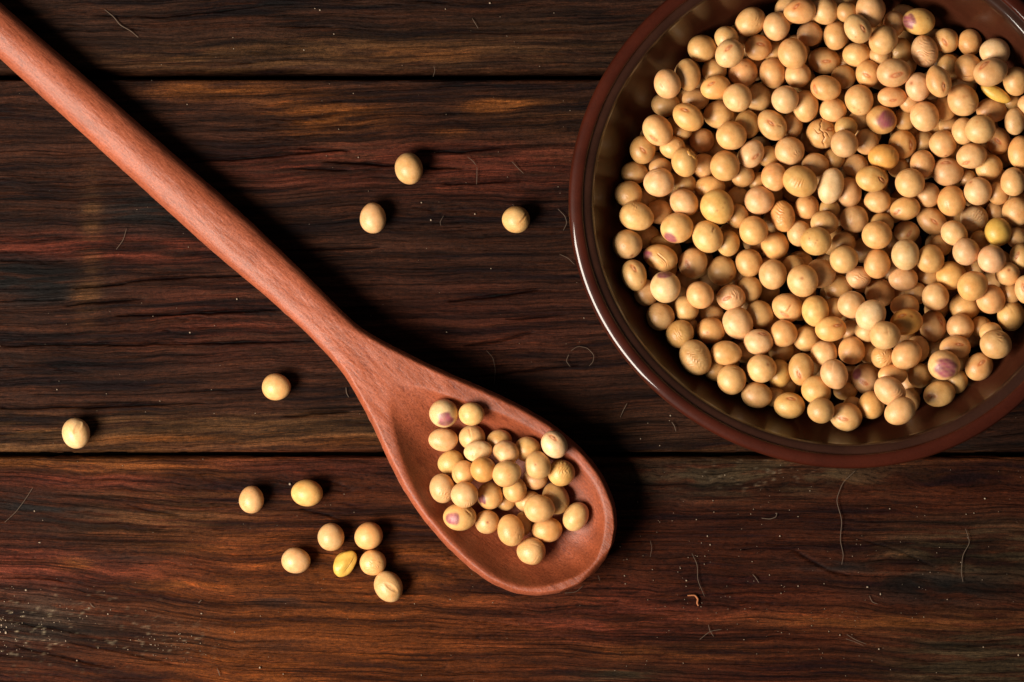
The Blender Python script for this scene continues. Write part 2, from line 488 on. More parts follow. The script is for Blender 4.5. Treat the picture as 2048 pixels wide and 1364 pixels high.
def sp_edge(T, L):
    t = np.array([p[0] for p in L], float); v = np.array([p[1] for p in L], float)
    r = np.interp(T, t, v)
    if np.ndim(T) and len(T) > 10:
        return r
    return r
_tt = np.linspace(-560, 1613, 1400)
def _smooth(L):
    v = sp_edge(_tt, L)
    k = np.exp(-0.5 * (np.arange(-20, 21) / 7.0) ** 2); k /= k.sum()
    sm = np.convolve(np.pad(v, 20, mode='edge'), k, mode='valid')
    wgt = sstep(1613, 1520, _tt)
    return sm * wgt + v * (1 - wgt)
_vu, _vl = _smooth(UP), _smooth(LO)
def sp_vu(t): return np.interp(t, _tt, _vu)
def sp_vl(t): return np.interp(t, _tt, _vl)
SP_RIM = 13.0
def sp_top(t, v):
    """height in mm of the upper face at spoon coordinates t (px along), v (px across)"""
    vu, vl = sp_vu(t), sp_vl(t)
    hw = np.maximum((vu - vl) / 2, 0.5); vc = (vu + vl) / 2
    wn = np.clip((v - vc) / hw, -1, 1)
    m = sstep(860, 1010, t)                       # handle -> bowl
    p = 2.1 + 1.3 * sstep(500, 900, t)
    zh = 5.0 + 3.0 * sstep(500, 1000, t)
    dome = zh + 4.5 * np.clip(1 - np.abs(wn) ** p, 0, 1) ** (1 / p)
    edge = np.minimum((1 - np.abs(wn)) * hw, np.clip(1613 - t, 0, None) * 0.9)
    rimz = SP_RIM - 2.2 * np.clip(1 - edge / 12.0, 0, 1) ** 2.0 + 1.0 * sstep(1150, 950, t) - 0.6 * sstep(1350, 1600, t)
    rw = 17.0 + 20.0 * np.clip((v - vc) / hw, 0, 1) * sstep(1500, 1150, t)
    s = (t - 1336.0) / 260.0
    wi = (v - vc + 6 * np.clip((v - vc) / hw, 0, 1)) / np.maximum(hw - rw, 1.0)
    q = (np.where(s > 0, np.clip(s, 0, 2) ** 8, np.abs(s) ** 2.6) + np.abs(wi) ** 2.6) ** (1 / 2.6)
    f0 = 1 - np.clip(q, 0, 1.6) ** 2.6
    f0 = (f0 + np.sqrt(f0 * f0 + 0.006)) / 2
    soft = sstep(-0.2, -0.85, s) * np.clip(1.15 - np.abs(wi), 0.0, 1)
    hol = f0 * (1 - soft) + soft * (1 - sstep(0.25, 1.08, q)) * 0.9
    bowl = rimz - 8.2 * hol
    return dome * (1 - m) + bowl * m
def sp_bot(t, v):
    vu, vl = sp_vu(t), sp_vl(t)
    hw = np.maximum((vu - vl) / 2, 0.5); vc = (vu + vl) / 2
    wn = np.clip((v - vc) / hw, -1, 1)
    m = sstep(860, 1010, t)
    zh = 5.0 + 3.0 * sstep(500, 1000, t)
    bh = zh - (4.7) * np.clip(1 - np.abs(wn) ** 2.2, 0, 1) ** (1 / 2.2)
    s = np.clip((t - 1300.0) / 330.0, -1, 1)
    dep = np.clip(1 - s * s, 0, 1) ** 0.6
    bb = (SP_RIM - 3.0) - (2.6 + 7.1 * dep) * np.clip(1 - np.abs(wn) ** 2.4, 0, 1) ** (1 / 1.9)
    return bh * (1 - m) + bb * m

def build_spoon():
    T = np.r_[np.linspace(-559, -30, 60), np.linspace(-24, 840, 190), np.linspace(844, 1560, 260), 1613 - 53 * np.linspace(0.97, 0.0, 46) ** 1.6]
    nu, nb = 84, 40
    wt = np.sin(np.linspace(-1, 1, nu) * np.pi / 2)
    wb = np.sin(np.linspace(1, -1, nb + 2)[1:-1] * np.pi / 2)
    vu, vl = sp_vu(T), sp_vl(T)
    jit = 1.5 * (fbm(T / 16, T * 0 + 3.3, 5, 3) - 0.5); jit2 = 1.5 * (fbm(T / 16, T * 0 + 9.3, 6, 3) - 0.5)
    fade = np.clip((1613 - T) / 40, 0, 1)
    vu = vu + jit * fade; vl = vl + jit2 * fade
    hw, vc = (vu - vl) / 2, (vu + vl) / 2
    W = np.r_[wt, wb]
    TT = np.repeat(T[:, None], len(W), 1)
    VV = vc[:, None] + hw[:, None] * W[None, :]
    Z = np.empty_like(TT)
    Z[:, :nu] = sp_top(TT[:, :nu], VV[:, :nu])
    Z[:, nu:] = sp_bot(TT[:, nu:], VV[:, nu:])
    Z[:, :nu] += 0.30 * (fbm(TT[:, :nu] / 90, VV[:, :nu] / 28, 41, 3) - 0.5) + 0.10 * (fbm(TT[:, :nu] / 14, VV[:, :nu] / 6, 44, 3) - 0.5)
    Pq = S_O[None, None, :] + TT[..., None] * S_D + VV[..., None] * S_N
    k = (CAM_H - 12.0) / CAM_H / PX
    X = (Pq[..., 0] - 1024) * k; Y = (682 - Pq[..., 1]) * k
    V = np.stack([X, Y, Z], -1).reshape(-1, 3)
    nr, nc = TT.shape
    idx = np.arange(nr * nc).reshape(nr, nc)
    nxt = np.roll(idx, -1, axis=1)
    F = np.stack([idx[:-1], nxt[:-1], nxt[1:], idx[1:]], -1)     # rows x cols x 4
    F = F[..., ::-1]
    red = np.array([0.288, 0.073, 0.031])
    tn = fbm(TT / 130, VV / 22, 61, 4)
    col = red[None, None] * (0.78 + 0.44 * tn[..., None])
    # darker worn pores
    pores = sstep(0.70, 0.80, fbm(TT / 26, VV / 5, 66, 3)) * sstep(0.5, 0.7, fbm(TT / 150, VV / 60, 67, 2))
    col = col * (1 - 0.45 * pores[..., None] * np.array([0.7, 1, 1]))
    # browner hollow, with its shading darkened into the colour
    hollow = sstep(1070, 1190, TT) * sstep(0.97, 0.80, np.abs(W))[None, :] * np.r_[np.ones(nu), np.zeros(nb)][None, :]
    col = col * (1 - 0.34 * hollow[..., None] * np.array([0.75, 0.95, 1.3]))
    col = col.reshape(-1, 3)
    full = mesh_from("spoon_full", V, F.reshape(-1, 4))
    nrm = np.empty(len(V) * 3, np.float32)
    full.vertices.foreach_get("normal", nrm)
    nrm = nrm.reshape(-1, 3)
    bpy.data.meshes.remove(full)
    root = empty("wooden_spoon")
    tag(root, "long red-brown wooden spoon lying diagonally with soybeans in its bowl", "spoon")
    cut = int(np.searchsorted(T, 955))
    for name, a, b in (("handle", 0, cut), ("spoon_bowl", cut, nr - 1)):
        sub = V.reshape(nr, nc, 3)[a:b + 1].reshape(-1, 3)
        f = F[a:b].reshape(-1, 4) - a * nc
        Fl = [f]
        if a == 0: Fl.append(np.arange(nc)[None, :])
        else: Fl.append(((b - a) * nc + np.arange(nc))[None, ::-1])
        me = mesh_from(name, sub, Fl, col.reshape(nr, nc, 3)[a:b + 1].reshape(-1, 3))
        me.normals_split_custom_set_from_vertices([tuple(n) for n in nrm[a * nc:(b + 1) * nc]])
        link(name, me, M_SPOON, root)
build_spoon()

def spoon_floor(x, y):
    px = 1024 + x * PX * CAM_H / (CAM_H - 12.0); py = 682 - y * PX * CAM_H / (CAM_H - 12.0)
    t = (px - S_O[0]) * S_D[0] + (py - S_O[1]) * S_D[1]
    v = (px - S_O[0]) * S_N[0] + (py - S_O[1]) * S_N[1]
    return sp_top(t, v)

# ------------------------------------------------------------------ the bowl
RIM_Z = 45.0
BC = wxy(1681.7, 400.2, RIM_Z)
BR = 538.3 * (CAM_H - RIM_Z) / CAM_H / PX
def oval(phi):                     # phi is the world azimuth; the bowl is a little out of round
    return 1 + 0.0125 * np.cos(3 * (-phi - R_(177)))
d_ = BR
_off = lambda L: [(d_ - o, z - 3.0) for o, z in L]
PROF_RIM = _off([(3.0, 39.6), (1.6, 40.6), (.55, 42.2), (.12, 43.6), (.01, 44.8), (.03, 45.5), (.12, 46.0), (.33, 46.42), (.55, 46.62), (.80, 46.76), (1.05, 46.87), (1.5, 47.01), (2.1, 47.10), (2.6, 47.09), (3.0, 46.98), (3.25, 46.80), (3.42, 46.52), (3.52, 46.30)])
PROF_LIP = _off([(3.52, 46.30), (3.75, 46.20), (4.2, 46.14), (4.8, 46.02), (5.2, 45.86), (5.5, 45.64), (5.8, 45.30), (6.05, 44.85), (6.3, 44.2)])
PROF_IN = _off([(6.3, 44.2), (6.9, 42.8), (7.8, 40.8), (9.2, 38.0), (11.0, 34.6), (13.2, 30.6), (16.2, 26.0), (20.5, 20.6), (26, 15.6), (33, 12.2), (42, 10.4), (53, 10.1)]) + [(0.0, 7.0)]
PROF_OUT = [(32.0, 4.0), (36.0, 6.2), (42.0, 11.0), (48.0, 17.0), (53.0, 23.5), (57.0, 30.0), (60.0, 34.8), (d_ - 3.6, 36.2), (d_ - 3.0, 36.6)]
PROF_FOOT = [(0.0, 2.6), (26.0, 2.5), (27.5, 0.6), (29.0, 0.25), (31.0, 0.5), (32.0, 2.0), (32.0, 4.0)]

def lathe(name, prof, mat, parent, seg=256, sub=4):
    p = np.array(prof, float)
    k = np.arange(len(p))
    kk = np.linspace(0, len(p) - 1, (len(p) - 1) * sub + 1)
    # Catmull-like smoothing through the points
    r = np.interp(kk, k, p[:, 0]); z = np.interp(kk, k, p[:, 1])
    ker = np.array([1, 2, 3, 2, 1], float); ker /= ker.sum()
    rs = np.convolve(np.pad(r, 2, mode='edge'), ker, mode='valid'); zs = np.convolve(np.pad(z, 2, mode='edge'), ker, mode='valid')
    rs[[0, -1]] = r[[0, -1]]; zs[[0, -1]] = z[[0, -1]]
    phi = np.linspace(0, 2 * np.pi, seg, endpoint=False)
    ov = oval(phi)
    hand = 0.10 * (fbm(np.cos(phi)[:, None] * 1.7 + 5 + 0 * rs[None], np.sin(phi)[:, None] * 1.7 + 5 + 0 * rs[None], 91, 3) - 0.5)
    RR = rs[None, :] * (1 + (ov[:, None] - 1) * np.clip(rs[None, :] / BR, 0, 1)) + hand
    RR = np.maximum(RR, 0)
    X = BC[0] + RR * np.cos(phi)[:, None]; Y = BC[1] + RR * np.sin(phi)[:, None]
    Z = np.repeat(zs[None, :], seg, 0) + hand * 0.8
    V = np.stack([X, Y, Z], -1).reshape(-1, 3)
    n = len(rs)
    idx = np.arange(seg * n).reshape(seg, n)
    nx = np.roll(idx, -1, 0)
    F = np.stack([idx[:, :-1], nx[:, :-1], nx[:, 1:], idx[:, 1:]], -1).reshape(-1, 4)
    me = mesh_from(name, V, F)
    return link(name, me, mat, parent)

bowl = empty("ceramic_bowl")
tag(bowl, "round glazed dark brown clay bowl filled with soybeans", "bowl")
lathe("rim", PROF_RIM, M_RIM, bowl, 320, 5)
lathe("inner_lip", PROF_LIP, M_LIP, bowl, 320, 5)
lathe("inner_wall", PROF_IN, M_GLAZE, bowl, 256, 4)
lathe("outer_wall", PROF_OUT, M_GLAZE, bowl, 192, 3)
lathe("foot_ring", PROF_FOOT, M_CLAY, bowl, 128, 2)

_pi = np.array(PROF_IN[::-1])
def bowl_floor(x, y):
    dx, dy = x - BC[0], y - BC[1]
    r = np.hypot(dx, dy) / oval(np.arctan2(dy, dx))
    return np.interp(r, _pi[:, 0], _pi[:, 1])

# ------------------------------------------------------------------ soybeans: what the photograph shows
# x, y, semi-major, semi-minor, angle, layer (0 deep .. 4 top), tint, marks, own phrase   (in tile pixels)
T = {1: (1200, 0, 4.548), 2: (1600, 0, 4.547), 3: (1200, 260, 4.548), 4: (1600, 260, 4.547), 5: (1200, 520, 3.589), 6: (1600, 520, 3.589),
     7: (800, 760, 3.1), 8: (0, 0, 1.0)}
BOWL = [
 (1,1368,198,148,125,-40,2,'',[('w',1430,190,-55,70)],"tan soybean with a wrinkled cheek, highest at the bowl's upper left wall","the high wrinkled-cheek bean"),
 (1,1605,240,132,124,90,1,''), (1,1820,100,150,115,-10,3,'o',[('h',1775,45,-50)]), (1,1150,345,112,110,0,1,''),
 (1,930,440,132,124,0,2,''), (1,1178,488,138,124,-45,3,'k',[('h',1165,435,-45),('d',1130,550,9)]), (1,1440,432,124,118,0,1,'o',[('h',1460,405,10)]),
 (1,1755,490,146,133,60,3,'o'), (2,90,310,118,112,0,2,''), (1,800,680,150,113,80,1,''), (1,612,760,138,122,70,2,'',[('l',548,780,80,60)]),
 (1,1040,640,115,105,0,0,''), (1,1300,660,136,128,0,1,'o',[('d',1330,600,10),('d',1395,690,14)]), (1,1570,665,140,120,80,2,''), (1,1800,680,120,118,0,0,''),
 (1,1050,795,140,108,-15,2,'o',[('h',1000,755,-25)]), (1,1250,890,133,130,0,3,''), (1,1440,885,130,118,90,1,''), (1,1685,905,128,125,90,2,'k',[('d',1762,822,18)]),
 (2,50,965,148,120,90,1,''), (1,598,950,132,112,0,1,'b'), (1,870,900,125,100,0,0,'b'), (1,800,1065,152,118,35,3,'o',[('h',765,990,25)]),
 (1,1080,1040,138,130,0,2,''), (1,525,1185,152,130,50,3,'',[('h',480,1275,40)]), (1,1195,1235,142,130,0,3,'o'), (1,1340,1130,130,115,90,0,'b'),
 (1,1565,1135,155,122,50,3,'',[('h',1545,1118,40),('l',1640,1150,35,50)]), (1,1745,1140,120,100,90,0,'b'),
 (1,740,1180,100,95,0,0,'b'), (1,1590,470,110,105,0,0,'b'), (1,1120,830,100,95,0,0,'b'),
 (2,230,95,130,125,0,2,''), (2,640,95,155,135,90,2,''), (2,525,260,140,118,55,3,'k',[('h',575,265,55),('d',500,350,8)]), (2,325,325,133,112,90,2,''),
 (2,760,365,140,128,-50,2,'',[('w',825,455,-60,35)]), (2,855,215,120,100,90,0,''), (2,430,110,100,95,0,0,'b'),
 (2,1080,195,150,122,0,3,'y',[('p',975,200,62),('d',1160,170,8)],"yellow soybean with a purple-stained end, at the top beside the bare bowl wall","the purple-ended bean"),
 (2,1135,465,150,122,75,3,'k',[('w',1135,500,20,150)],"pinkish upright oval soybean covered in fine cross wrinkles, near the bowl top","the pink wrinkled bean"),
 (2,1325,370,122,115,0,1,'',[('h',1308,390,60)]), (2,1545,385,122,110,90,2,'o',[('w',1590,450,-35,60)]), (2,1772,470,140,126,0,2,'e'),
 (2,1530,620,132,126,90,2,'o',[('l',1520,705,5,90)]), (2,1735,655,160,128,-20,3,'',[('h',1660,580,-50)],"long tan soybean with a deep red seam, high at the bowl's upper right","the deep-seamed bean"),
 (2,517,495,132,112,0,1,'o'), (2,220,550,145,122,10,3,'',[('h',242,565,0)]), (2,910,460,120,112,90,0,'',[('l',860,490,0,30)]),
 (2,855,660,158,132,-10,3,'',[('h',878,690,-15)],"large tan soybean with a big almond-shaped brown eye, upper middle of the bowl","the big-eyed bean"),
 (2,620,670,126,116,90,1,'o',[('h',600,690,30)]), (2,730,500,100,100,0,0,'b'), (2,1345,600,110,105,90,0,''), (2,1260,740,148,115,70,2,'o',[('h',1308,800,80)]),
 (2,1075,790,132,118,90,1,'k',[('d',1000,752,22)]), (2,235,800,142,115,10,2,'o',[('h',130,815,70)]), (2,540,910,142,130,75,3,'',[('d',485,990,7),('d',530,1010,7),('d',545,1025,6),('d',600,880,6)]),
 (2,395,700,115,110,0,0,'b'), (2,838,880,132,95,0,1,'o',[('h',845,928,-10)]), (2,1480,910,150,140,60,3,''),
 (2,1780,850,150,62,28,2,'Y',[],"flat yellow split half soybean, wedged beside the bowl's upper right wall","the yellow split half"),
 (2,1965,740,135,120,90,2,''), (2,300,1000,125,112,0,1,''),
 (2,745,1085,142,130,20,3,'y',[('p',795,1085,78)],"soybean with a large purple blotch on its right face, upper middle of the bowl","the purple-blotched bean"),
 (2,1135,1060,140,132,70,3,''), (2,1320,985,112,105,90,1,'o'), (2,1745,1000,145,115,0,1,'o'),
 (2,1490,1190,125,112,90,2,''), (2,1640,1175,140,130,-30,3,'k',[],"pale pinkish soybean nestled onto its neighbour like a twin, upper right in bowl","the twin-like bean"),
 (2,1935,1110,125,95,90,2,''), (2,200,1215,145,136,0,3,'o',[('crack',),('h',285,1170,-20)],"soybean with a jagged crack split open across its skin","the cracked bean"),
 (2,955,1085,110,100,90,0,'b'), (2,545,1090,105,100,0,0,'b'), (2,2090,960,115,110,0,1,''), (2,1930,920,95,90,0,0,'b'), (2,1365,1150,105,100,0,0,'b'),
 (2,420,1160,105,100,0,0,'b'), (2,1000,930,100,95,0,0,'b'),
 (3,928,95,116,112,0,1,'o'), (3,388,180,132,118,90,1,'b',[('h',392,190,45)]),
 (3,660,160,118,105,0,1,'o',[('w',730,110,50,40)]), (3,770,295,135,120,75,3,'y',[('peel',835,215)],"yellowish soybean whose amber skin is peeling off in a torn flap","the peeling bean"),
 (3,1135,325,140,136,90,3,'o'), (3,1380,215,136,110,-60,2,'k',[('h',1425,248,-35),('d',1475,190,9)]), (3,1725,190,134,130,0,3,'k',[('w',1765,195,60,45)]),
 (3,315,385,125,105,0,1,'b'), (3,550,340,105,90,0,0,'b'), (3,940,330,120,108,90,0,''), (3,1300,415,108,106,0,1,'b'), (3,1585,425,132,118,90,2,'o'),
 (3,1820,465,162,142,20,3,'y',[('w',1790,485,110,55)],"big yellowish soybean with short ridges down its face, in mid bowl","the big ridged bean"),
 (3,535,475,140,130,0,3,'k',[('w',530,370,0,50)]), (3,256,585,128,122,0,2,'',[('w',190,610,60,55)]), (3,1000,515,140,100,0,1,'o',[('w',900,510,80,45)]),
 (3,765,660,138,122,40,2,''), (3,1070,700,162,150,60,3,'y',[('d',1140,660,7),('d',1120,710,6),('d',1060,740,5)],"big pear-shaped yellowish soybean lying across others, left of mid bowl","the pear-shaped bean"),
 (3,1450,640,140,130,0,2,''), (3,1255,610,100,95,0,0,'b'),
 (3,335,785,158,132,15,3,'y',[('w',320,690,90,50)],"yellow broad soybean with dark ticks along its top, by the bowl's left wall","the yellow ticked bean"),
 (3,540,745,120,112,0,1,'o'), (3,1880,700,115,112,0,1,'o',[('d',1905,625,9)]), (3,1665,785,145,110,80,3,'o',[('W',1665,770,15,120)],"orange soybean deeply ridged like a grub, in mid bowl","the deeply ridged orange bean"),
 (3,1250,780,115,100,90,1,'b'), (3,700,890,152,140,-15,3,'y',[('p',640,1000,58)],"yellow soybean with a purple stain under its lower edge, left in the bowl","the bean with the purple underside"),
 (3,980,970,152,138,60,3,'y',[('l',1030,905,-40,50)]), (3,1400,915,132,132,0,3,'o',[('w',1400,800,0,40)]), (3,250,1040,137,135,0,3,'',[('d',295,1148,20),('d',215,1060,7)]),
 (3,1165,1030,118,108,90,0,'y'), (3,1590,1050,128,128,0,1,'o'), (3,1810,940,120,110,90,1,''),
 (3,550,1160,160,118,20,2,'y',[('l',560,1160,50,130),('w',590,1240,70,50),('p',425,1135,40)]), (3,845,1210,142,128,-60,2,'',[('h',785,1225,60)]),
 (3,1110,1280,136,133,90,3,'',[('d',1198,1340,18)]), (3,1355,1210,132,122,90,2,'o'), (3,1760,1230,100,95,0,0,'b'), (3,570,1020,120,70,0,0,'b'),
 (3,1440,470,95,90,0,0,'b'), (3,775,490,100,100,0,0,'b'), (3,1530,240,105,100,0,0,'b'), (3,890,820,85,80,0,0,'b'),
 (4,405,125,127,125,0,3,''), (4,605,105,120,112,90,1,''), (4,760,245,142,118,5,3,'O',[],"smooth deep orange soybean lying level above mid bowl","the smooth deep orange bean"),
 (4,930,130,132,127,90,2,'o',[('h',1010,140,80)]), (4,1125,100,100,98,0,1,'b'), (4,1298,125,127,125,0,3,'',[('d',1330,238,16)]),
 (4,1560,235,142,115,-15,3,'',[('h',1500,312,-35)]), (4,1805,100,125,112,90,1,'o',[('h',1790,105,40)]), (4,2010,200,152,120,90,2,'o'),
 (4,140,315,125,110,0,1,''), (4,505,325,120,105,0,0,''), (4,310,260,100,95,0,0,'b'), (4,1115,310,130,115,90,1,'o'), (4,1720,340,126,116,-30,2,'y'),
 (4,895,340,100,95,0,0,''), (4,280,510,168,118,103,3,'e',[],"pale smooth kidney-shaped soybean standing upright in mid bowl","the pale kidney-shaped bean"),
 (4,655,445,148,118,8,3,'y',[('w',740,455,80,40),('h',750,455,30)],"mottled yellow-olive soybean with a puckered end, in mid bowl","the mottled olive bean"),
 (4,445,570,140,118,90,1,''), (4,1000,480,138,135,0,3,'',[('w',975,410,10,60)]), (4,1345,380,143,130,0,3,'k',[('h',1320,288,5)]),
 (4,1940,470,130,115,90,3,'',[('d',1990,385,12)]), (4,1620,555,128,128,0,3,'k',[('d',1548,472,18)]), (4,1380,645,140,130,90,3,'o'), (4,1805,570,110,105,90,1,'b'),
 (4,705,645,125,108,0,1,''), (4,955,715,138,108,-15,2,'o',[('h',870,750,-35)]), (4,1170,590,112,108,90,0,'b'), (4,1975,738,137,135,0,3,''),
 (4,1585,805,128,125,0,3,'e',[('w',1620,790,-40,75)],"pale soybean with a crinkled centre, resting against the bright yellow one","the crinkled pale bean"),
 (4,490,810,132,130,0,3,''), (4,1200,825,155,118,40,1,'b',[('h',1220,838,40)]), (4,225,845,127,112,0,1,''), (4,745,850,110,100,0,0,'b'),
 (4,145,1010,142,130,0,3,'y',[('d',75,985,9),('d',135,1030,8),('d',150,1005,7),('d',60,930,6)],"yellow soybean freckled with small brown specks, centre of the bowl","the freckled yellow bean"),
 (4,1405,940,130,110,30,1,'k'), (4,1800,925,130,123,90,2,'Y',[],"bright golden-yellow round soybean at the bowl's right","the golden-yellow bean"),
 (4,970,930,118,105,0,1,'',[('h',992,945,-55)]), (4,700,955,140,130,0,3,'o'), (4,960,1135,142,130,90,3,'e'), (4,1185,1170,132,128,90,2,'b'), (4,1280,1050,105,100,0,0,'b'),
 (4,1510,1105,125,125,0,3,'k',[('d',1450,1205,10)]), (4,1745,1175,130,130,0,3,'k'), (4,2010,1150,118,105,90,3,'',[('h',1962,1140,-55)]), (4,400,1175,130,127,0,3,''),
 (4,700,1215,138,122,90,3,'o'), (4,395,1030,110,105,0,0,'b'), (4,1640,1000,95,90,0,0,'b'), (4,1975,980,100,98,0,1,''), (4,1590,1260,90,85,0,0,''),
 (4,270,715,95,90,0,0,'b'), (4,1520,440,85,80,0,0,'b'), (4,1780,735,92,90,0,0,'b'),
 (5,245,110,115,90,75,3,'',[('h',240,52,55),('d',305,165,8)],"upright oval soybean with a reddish eye on top, beside the bowl's left wall","the upright red-eyed bean"),
 (5,470,195,115,110,90,3,'e',[('p',465,100,42)],"cream soybean with a purple cap on its upper edge, lower left of the bowl","the purple-capped bean"),
 (5,1240,105,110,100,90,3,''), (5,1456,150,118,113,90,3,'',[('d',1445,130,12)]), (5,718,252,102,96,50,2,'o'), (5,940,270,104,95,0,2,'k',[('w',985,250,80,60),('h',903,275,-20)]),
 (5,1075,210,95,88,90,1,'b'), (5,435,405,102,101,0,2,'b',[('w',445,360,30,55)]), (5,330,235,95,90,90,0,'b'), (5,620,345,100,92,90,0,'b'), (5,800,395,88,70,0,0,''),
 (5,990,455,120,108,60,3,'k',[('d',925,490,7)],"large pale pinkish soybean propped on its neighbours, lower left of the bowl","the large pink bean"),
 (5,1145,390,103,101,0,1,'b'), (5,1345,340,115,102,20,2,'',[('l',1355,345,-45,70),('h',1320,402,30)]), (5,575,530,105,98,-45,1,'b',[('w',530,555,45,70)]),
 (5,795,507,105,95,0,2,'o',[('d',768,520,8)]), (5,685,700,134,112,65,3,'b',[('w',690,690,-25,90)],"large shade-browned soybean with a creased middle, low on the bowl's left wall","the creased shade-browned bean"),  # rim shade on the creased bean is painted in through its brown tint
 (5,905,668,113,88,5,3,'o'), (5,1137,588,106,92,0,2,'k',[('h',1168,522,10)]), (5,1318,528,100,98,0,2,'o'), (5,1480,565,96,92,0,1,''), (5,1205,230,85,80,0,0,'b'),
 (5,945,860,108,105,90,2,'y',[('w',985,770,40,40)]), (5,1160,780,107,102,0,3,'',[('d',1205,748,11),('d',1245,760,12)],"tan soybean pierced by two dark insect holes, low in the bowl","the bean with two holes"),
 (5,1285,815,103,86,90,1,'y'), (5,1445,785,118,92,90,1,'b',[('h',1420,835,70)]), (5,1125,970,112,95,10,2,'b'), (5,1360,1045,113,95,5,2,'y',[('h',1370,985,5)]),
 (5,1040,660,85,80,0,0,'b'), (5,1300,650,92,90,0,0,'b'), (5,830,790,85,80,0,0,'b'), (5,1250,980,80,75,0,0,'b'),
 (6,742,135,107,88,0,1,''), (6,1088,112,110,103,0,1,'y'), (6,1240,185,113,104,-30,3,'o'), (6,1370,280,108,104,90,2,'o'), (6,1490,100,92,84,0,1,'',[('d',1495,70,12)]),
 (6,1625,210,105,85,90,3,'k',[('h',1592,195,80)]), (6,1515,400,110,100,90,3,'y'), (6,150,95,108,106,0,1,'b'), (6,420,125,92,82,0,1,'',[('w',440,145,30,60)]), (6,275,200,100,92,0,0,'b'),
 (6,575,235,107,102,0,2,'o'), (6,370,320,100,98,0,2,''), (6,110,365,112,98,90,2,'y'), (6,510,395,118,105,-50,3,'e'), (6,752,330,105,84,0,1,'o',[('w',770,280,10,40)]), (6,972,262,102,97,90,3,''),
 (6,1185,335,112,105,0,1,'y'), (6,765,445,120,95,-10,3,'O',[('d',805,395,14),('h',720,388,-15)],"orange soybean with a rough scarred upper edge, lower right of mid bowl","the scarred orange bean"),
 (6,955,475,113,97,90,2,'',[('h',1010,430,65)]), (6,1150,480,100,95,0,2,''), (6,220,495,113,90,-5,3,'o',[('h',275,465,-10),('d',300,455,9)]), (6,480,505,88,84,0,1,'k'),
 (6,610,540,112,103,0,3,''), (6,1370,520,85,76,0,1,''), (6,1405,605,116,104,10,3,'b',[('w',1430,540,20,50)],"brownish rough-topped soybean touching the bowl's right wall","the rough brownish bean"),
 (6,1113,630,113,88,0,2,'',[('h',1148,598,5)]), (6,172,668,97,93,0,2,''), (6,372,648,103,97,90,2,'o'), (6,595,695,86,84,0,1,'y',[('W',610,710,-45,70)]),
 (6,765,680,116,100,-40,3,'o'), (6,845,640,98,86,90,1,''), (6,1035,755,118,108,10,3,'',[('p',1045,785,74)],"soybean with a purple-veined face, beside the bowl's lower right wall","the purple-faced bean"),
 (6,1286,765,107,96,-45,3,'',[('h',1300,732,-40)]), (6,247,820,112,97,60,3,''), (6,115,930,106,102,0,2,'y'), (6,473,850,112,103,90,2,'k',[('p',392,815,40),('h',450,880,30)],"pinkish soybean with a purple left edge, low in the bowl","the purple-edged bean"),
 (6,665,825,105,76,0,1,'o'), (6,645,940,122,98,40,3,'',[('w',715,985,-30,60),('d',685,1010,7)],"tan soybean ending in a puckered pointed tip, bottom of the bowl","the pointed bean"),
 (6,860,830,90,88,0,1,'b'), (6,512,1040,102,95,90,2,'o'), (6,1000,960,117,93,-15,3,'',[('h',932,980,0)],"lowest tan soybean at the bowl's right wall, its orange eye facing up","the low orange-eyed bean"),
 (6,1120,870,90,85,90,1,'b'), (6,718,1085,118,95,-30,3,''), (6,330,1125,118,103,10,3,'k',[('h',305,1142,10)],"pale soybean with an orange lip-like eye, lowest of all in the bowl","the lip-eyed bean"),
 (6,150,1080,98,94,0,2,'b'), (6,325,940,85,65,0,0,'b',[('w',345,935,-30,40)]), (6,380,1050,75,70,0,0,'e'), (6,790,1010,90,75,90,0,'b'), (6,255,350,85,80,0,0,'b'), (6,370,510,85,80,0,0,'b'),
 (6,500,660,80,78,0,0,'b'), (6,930,110,85,80,0,0,'b'), (6,835,240,85,80,0,0,'b'), (6,1300,480,80,78,0,0,'b'), (6,970,640,78,75,0,0,'b'), (6,1520,235,78,75,0,0,'b'),
]
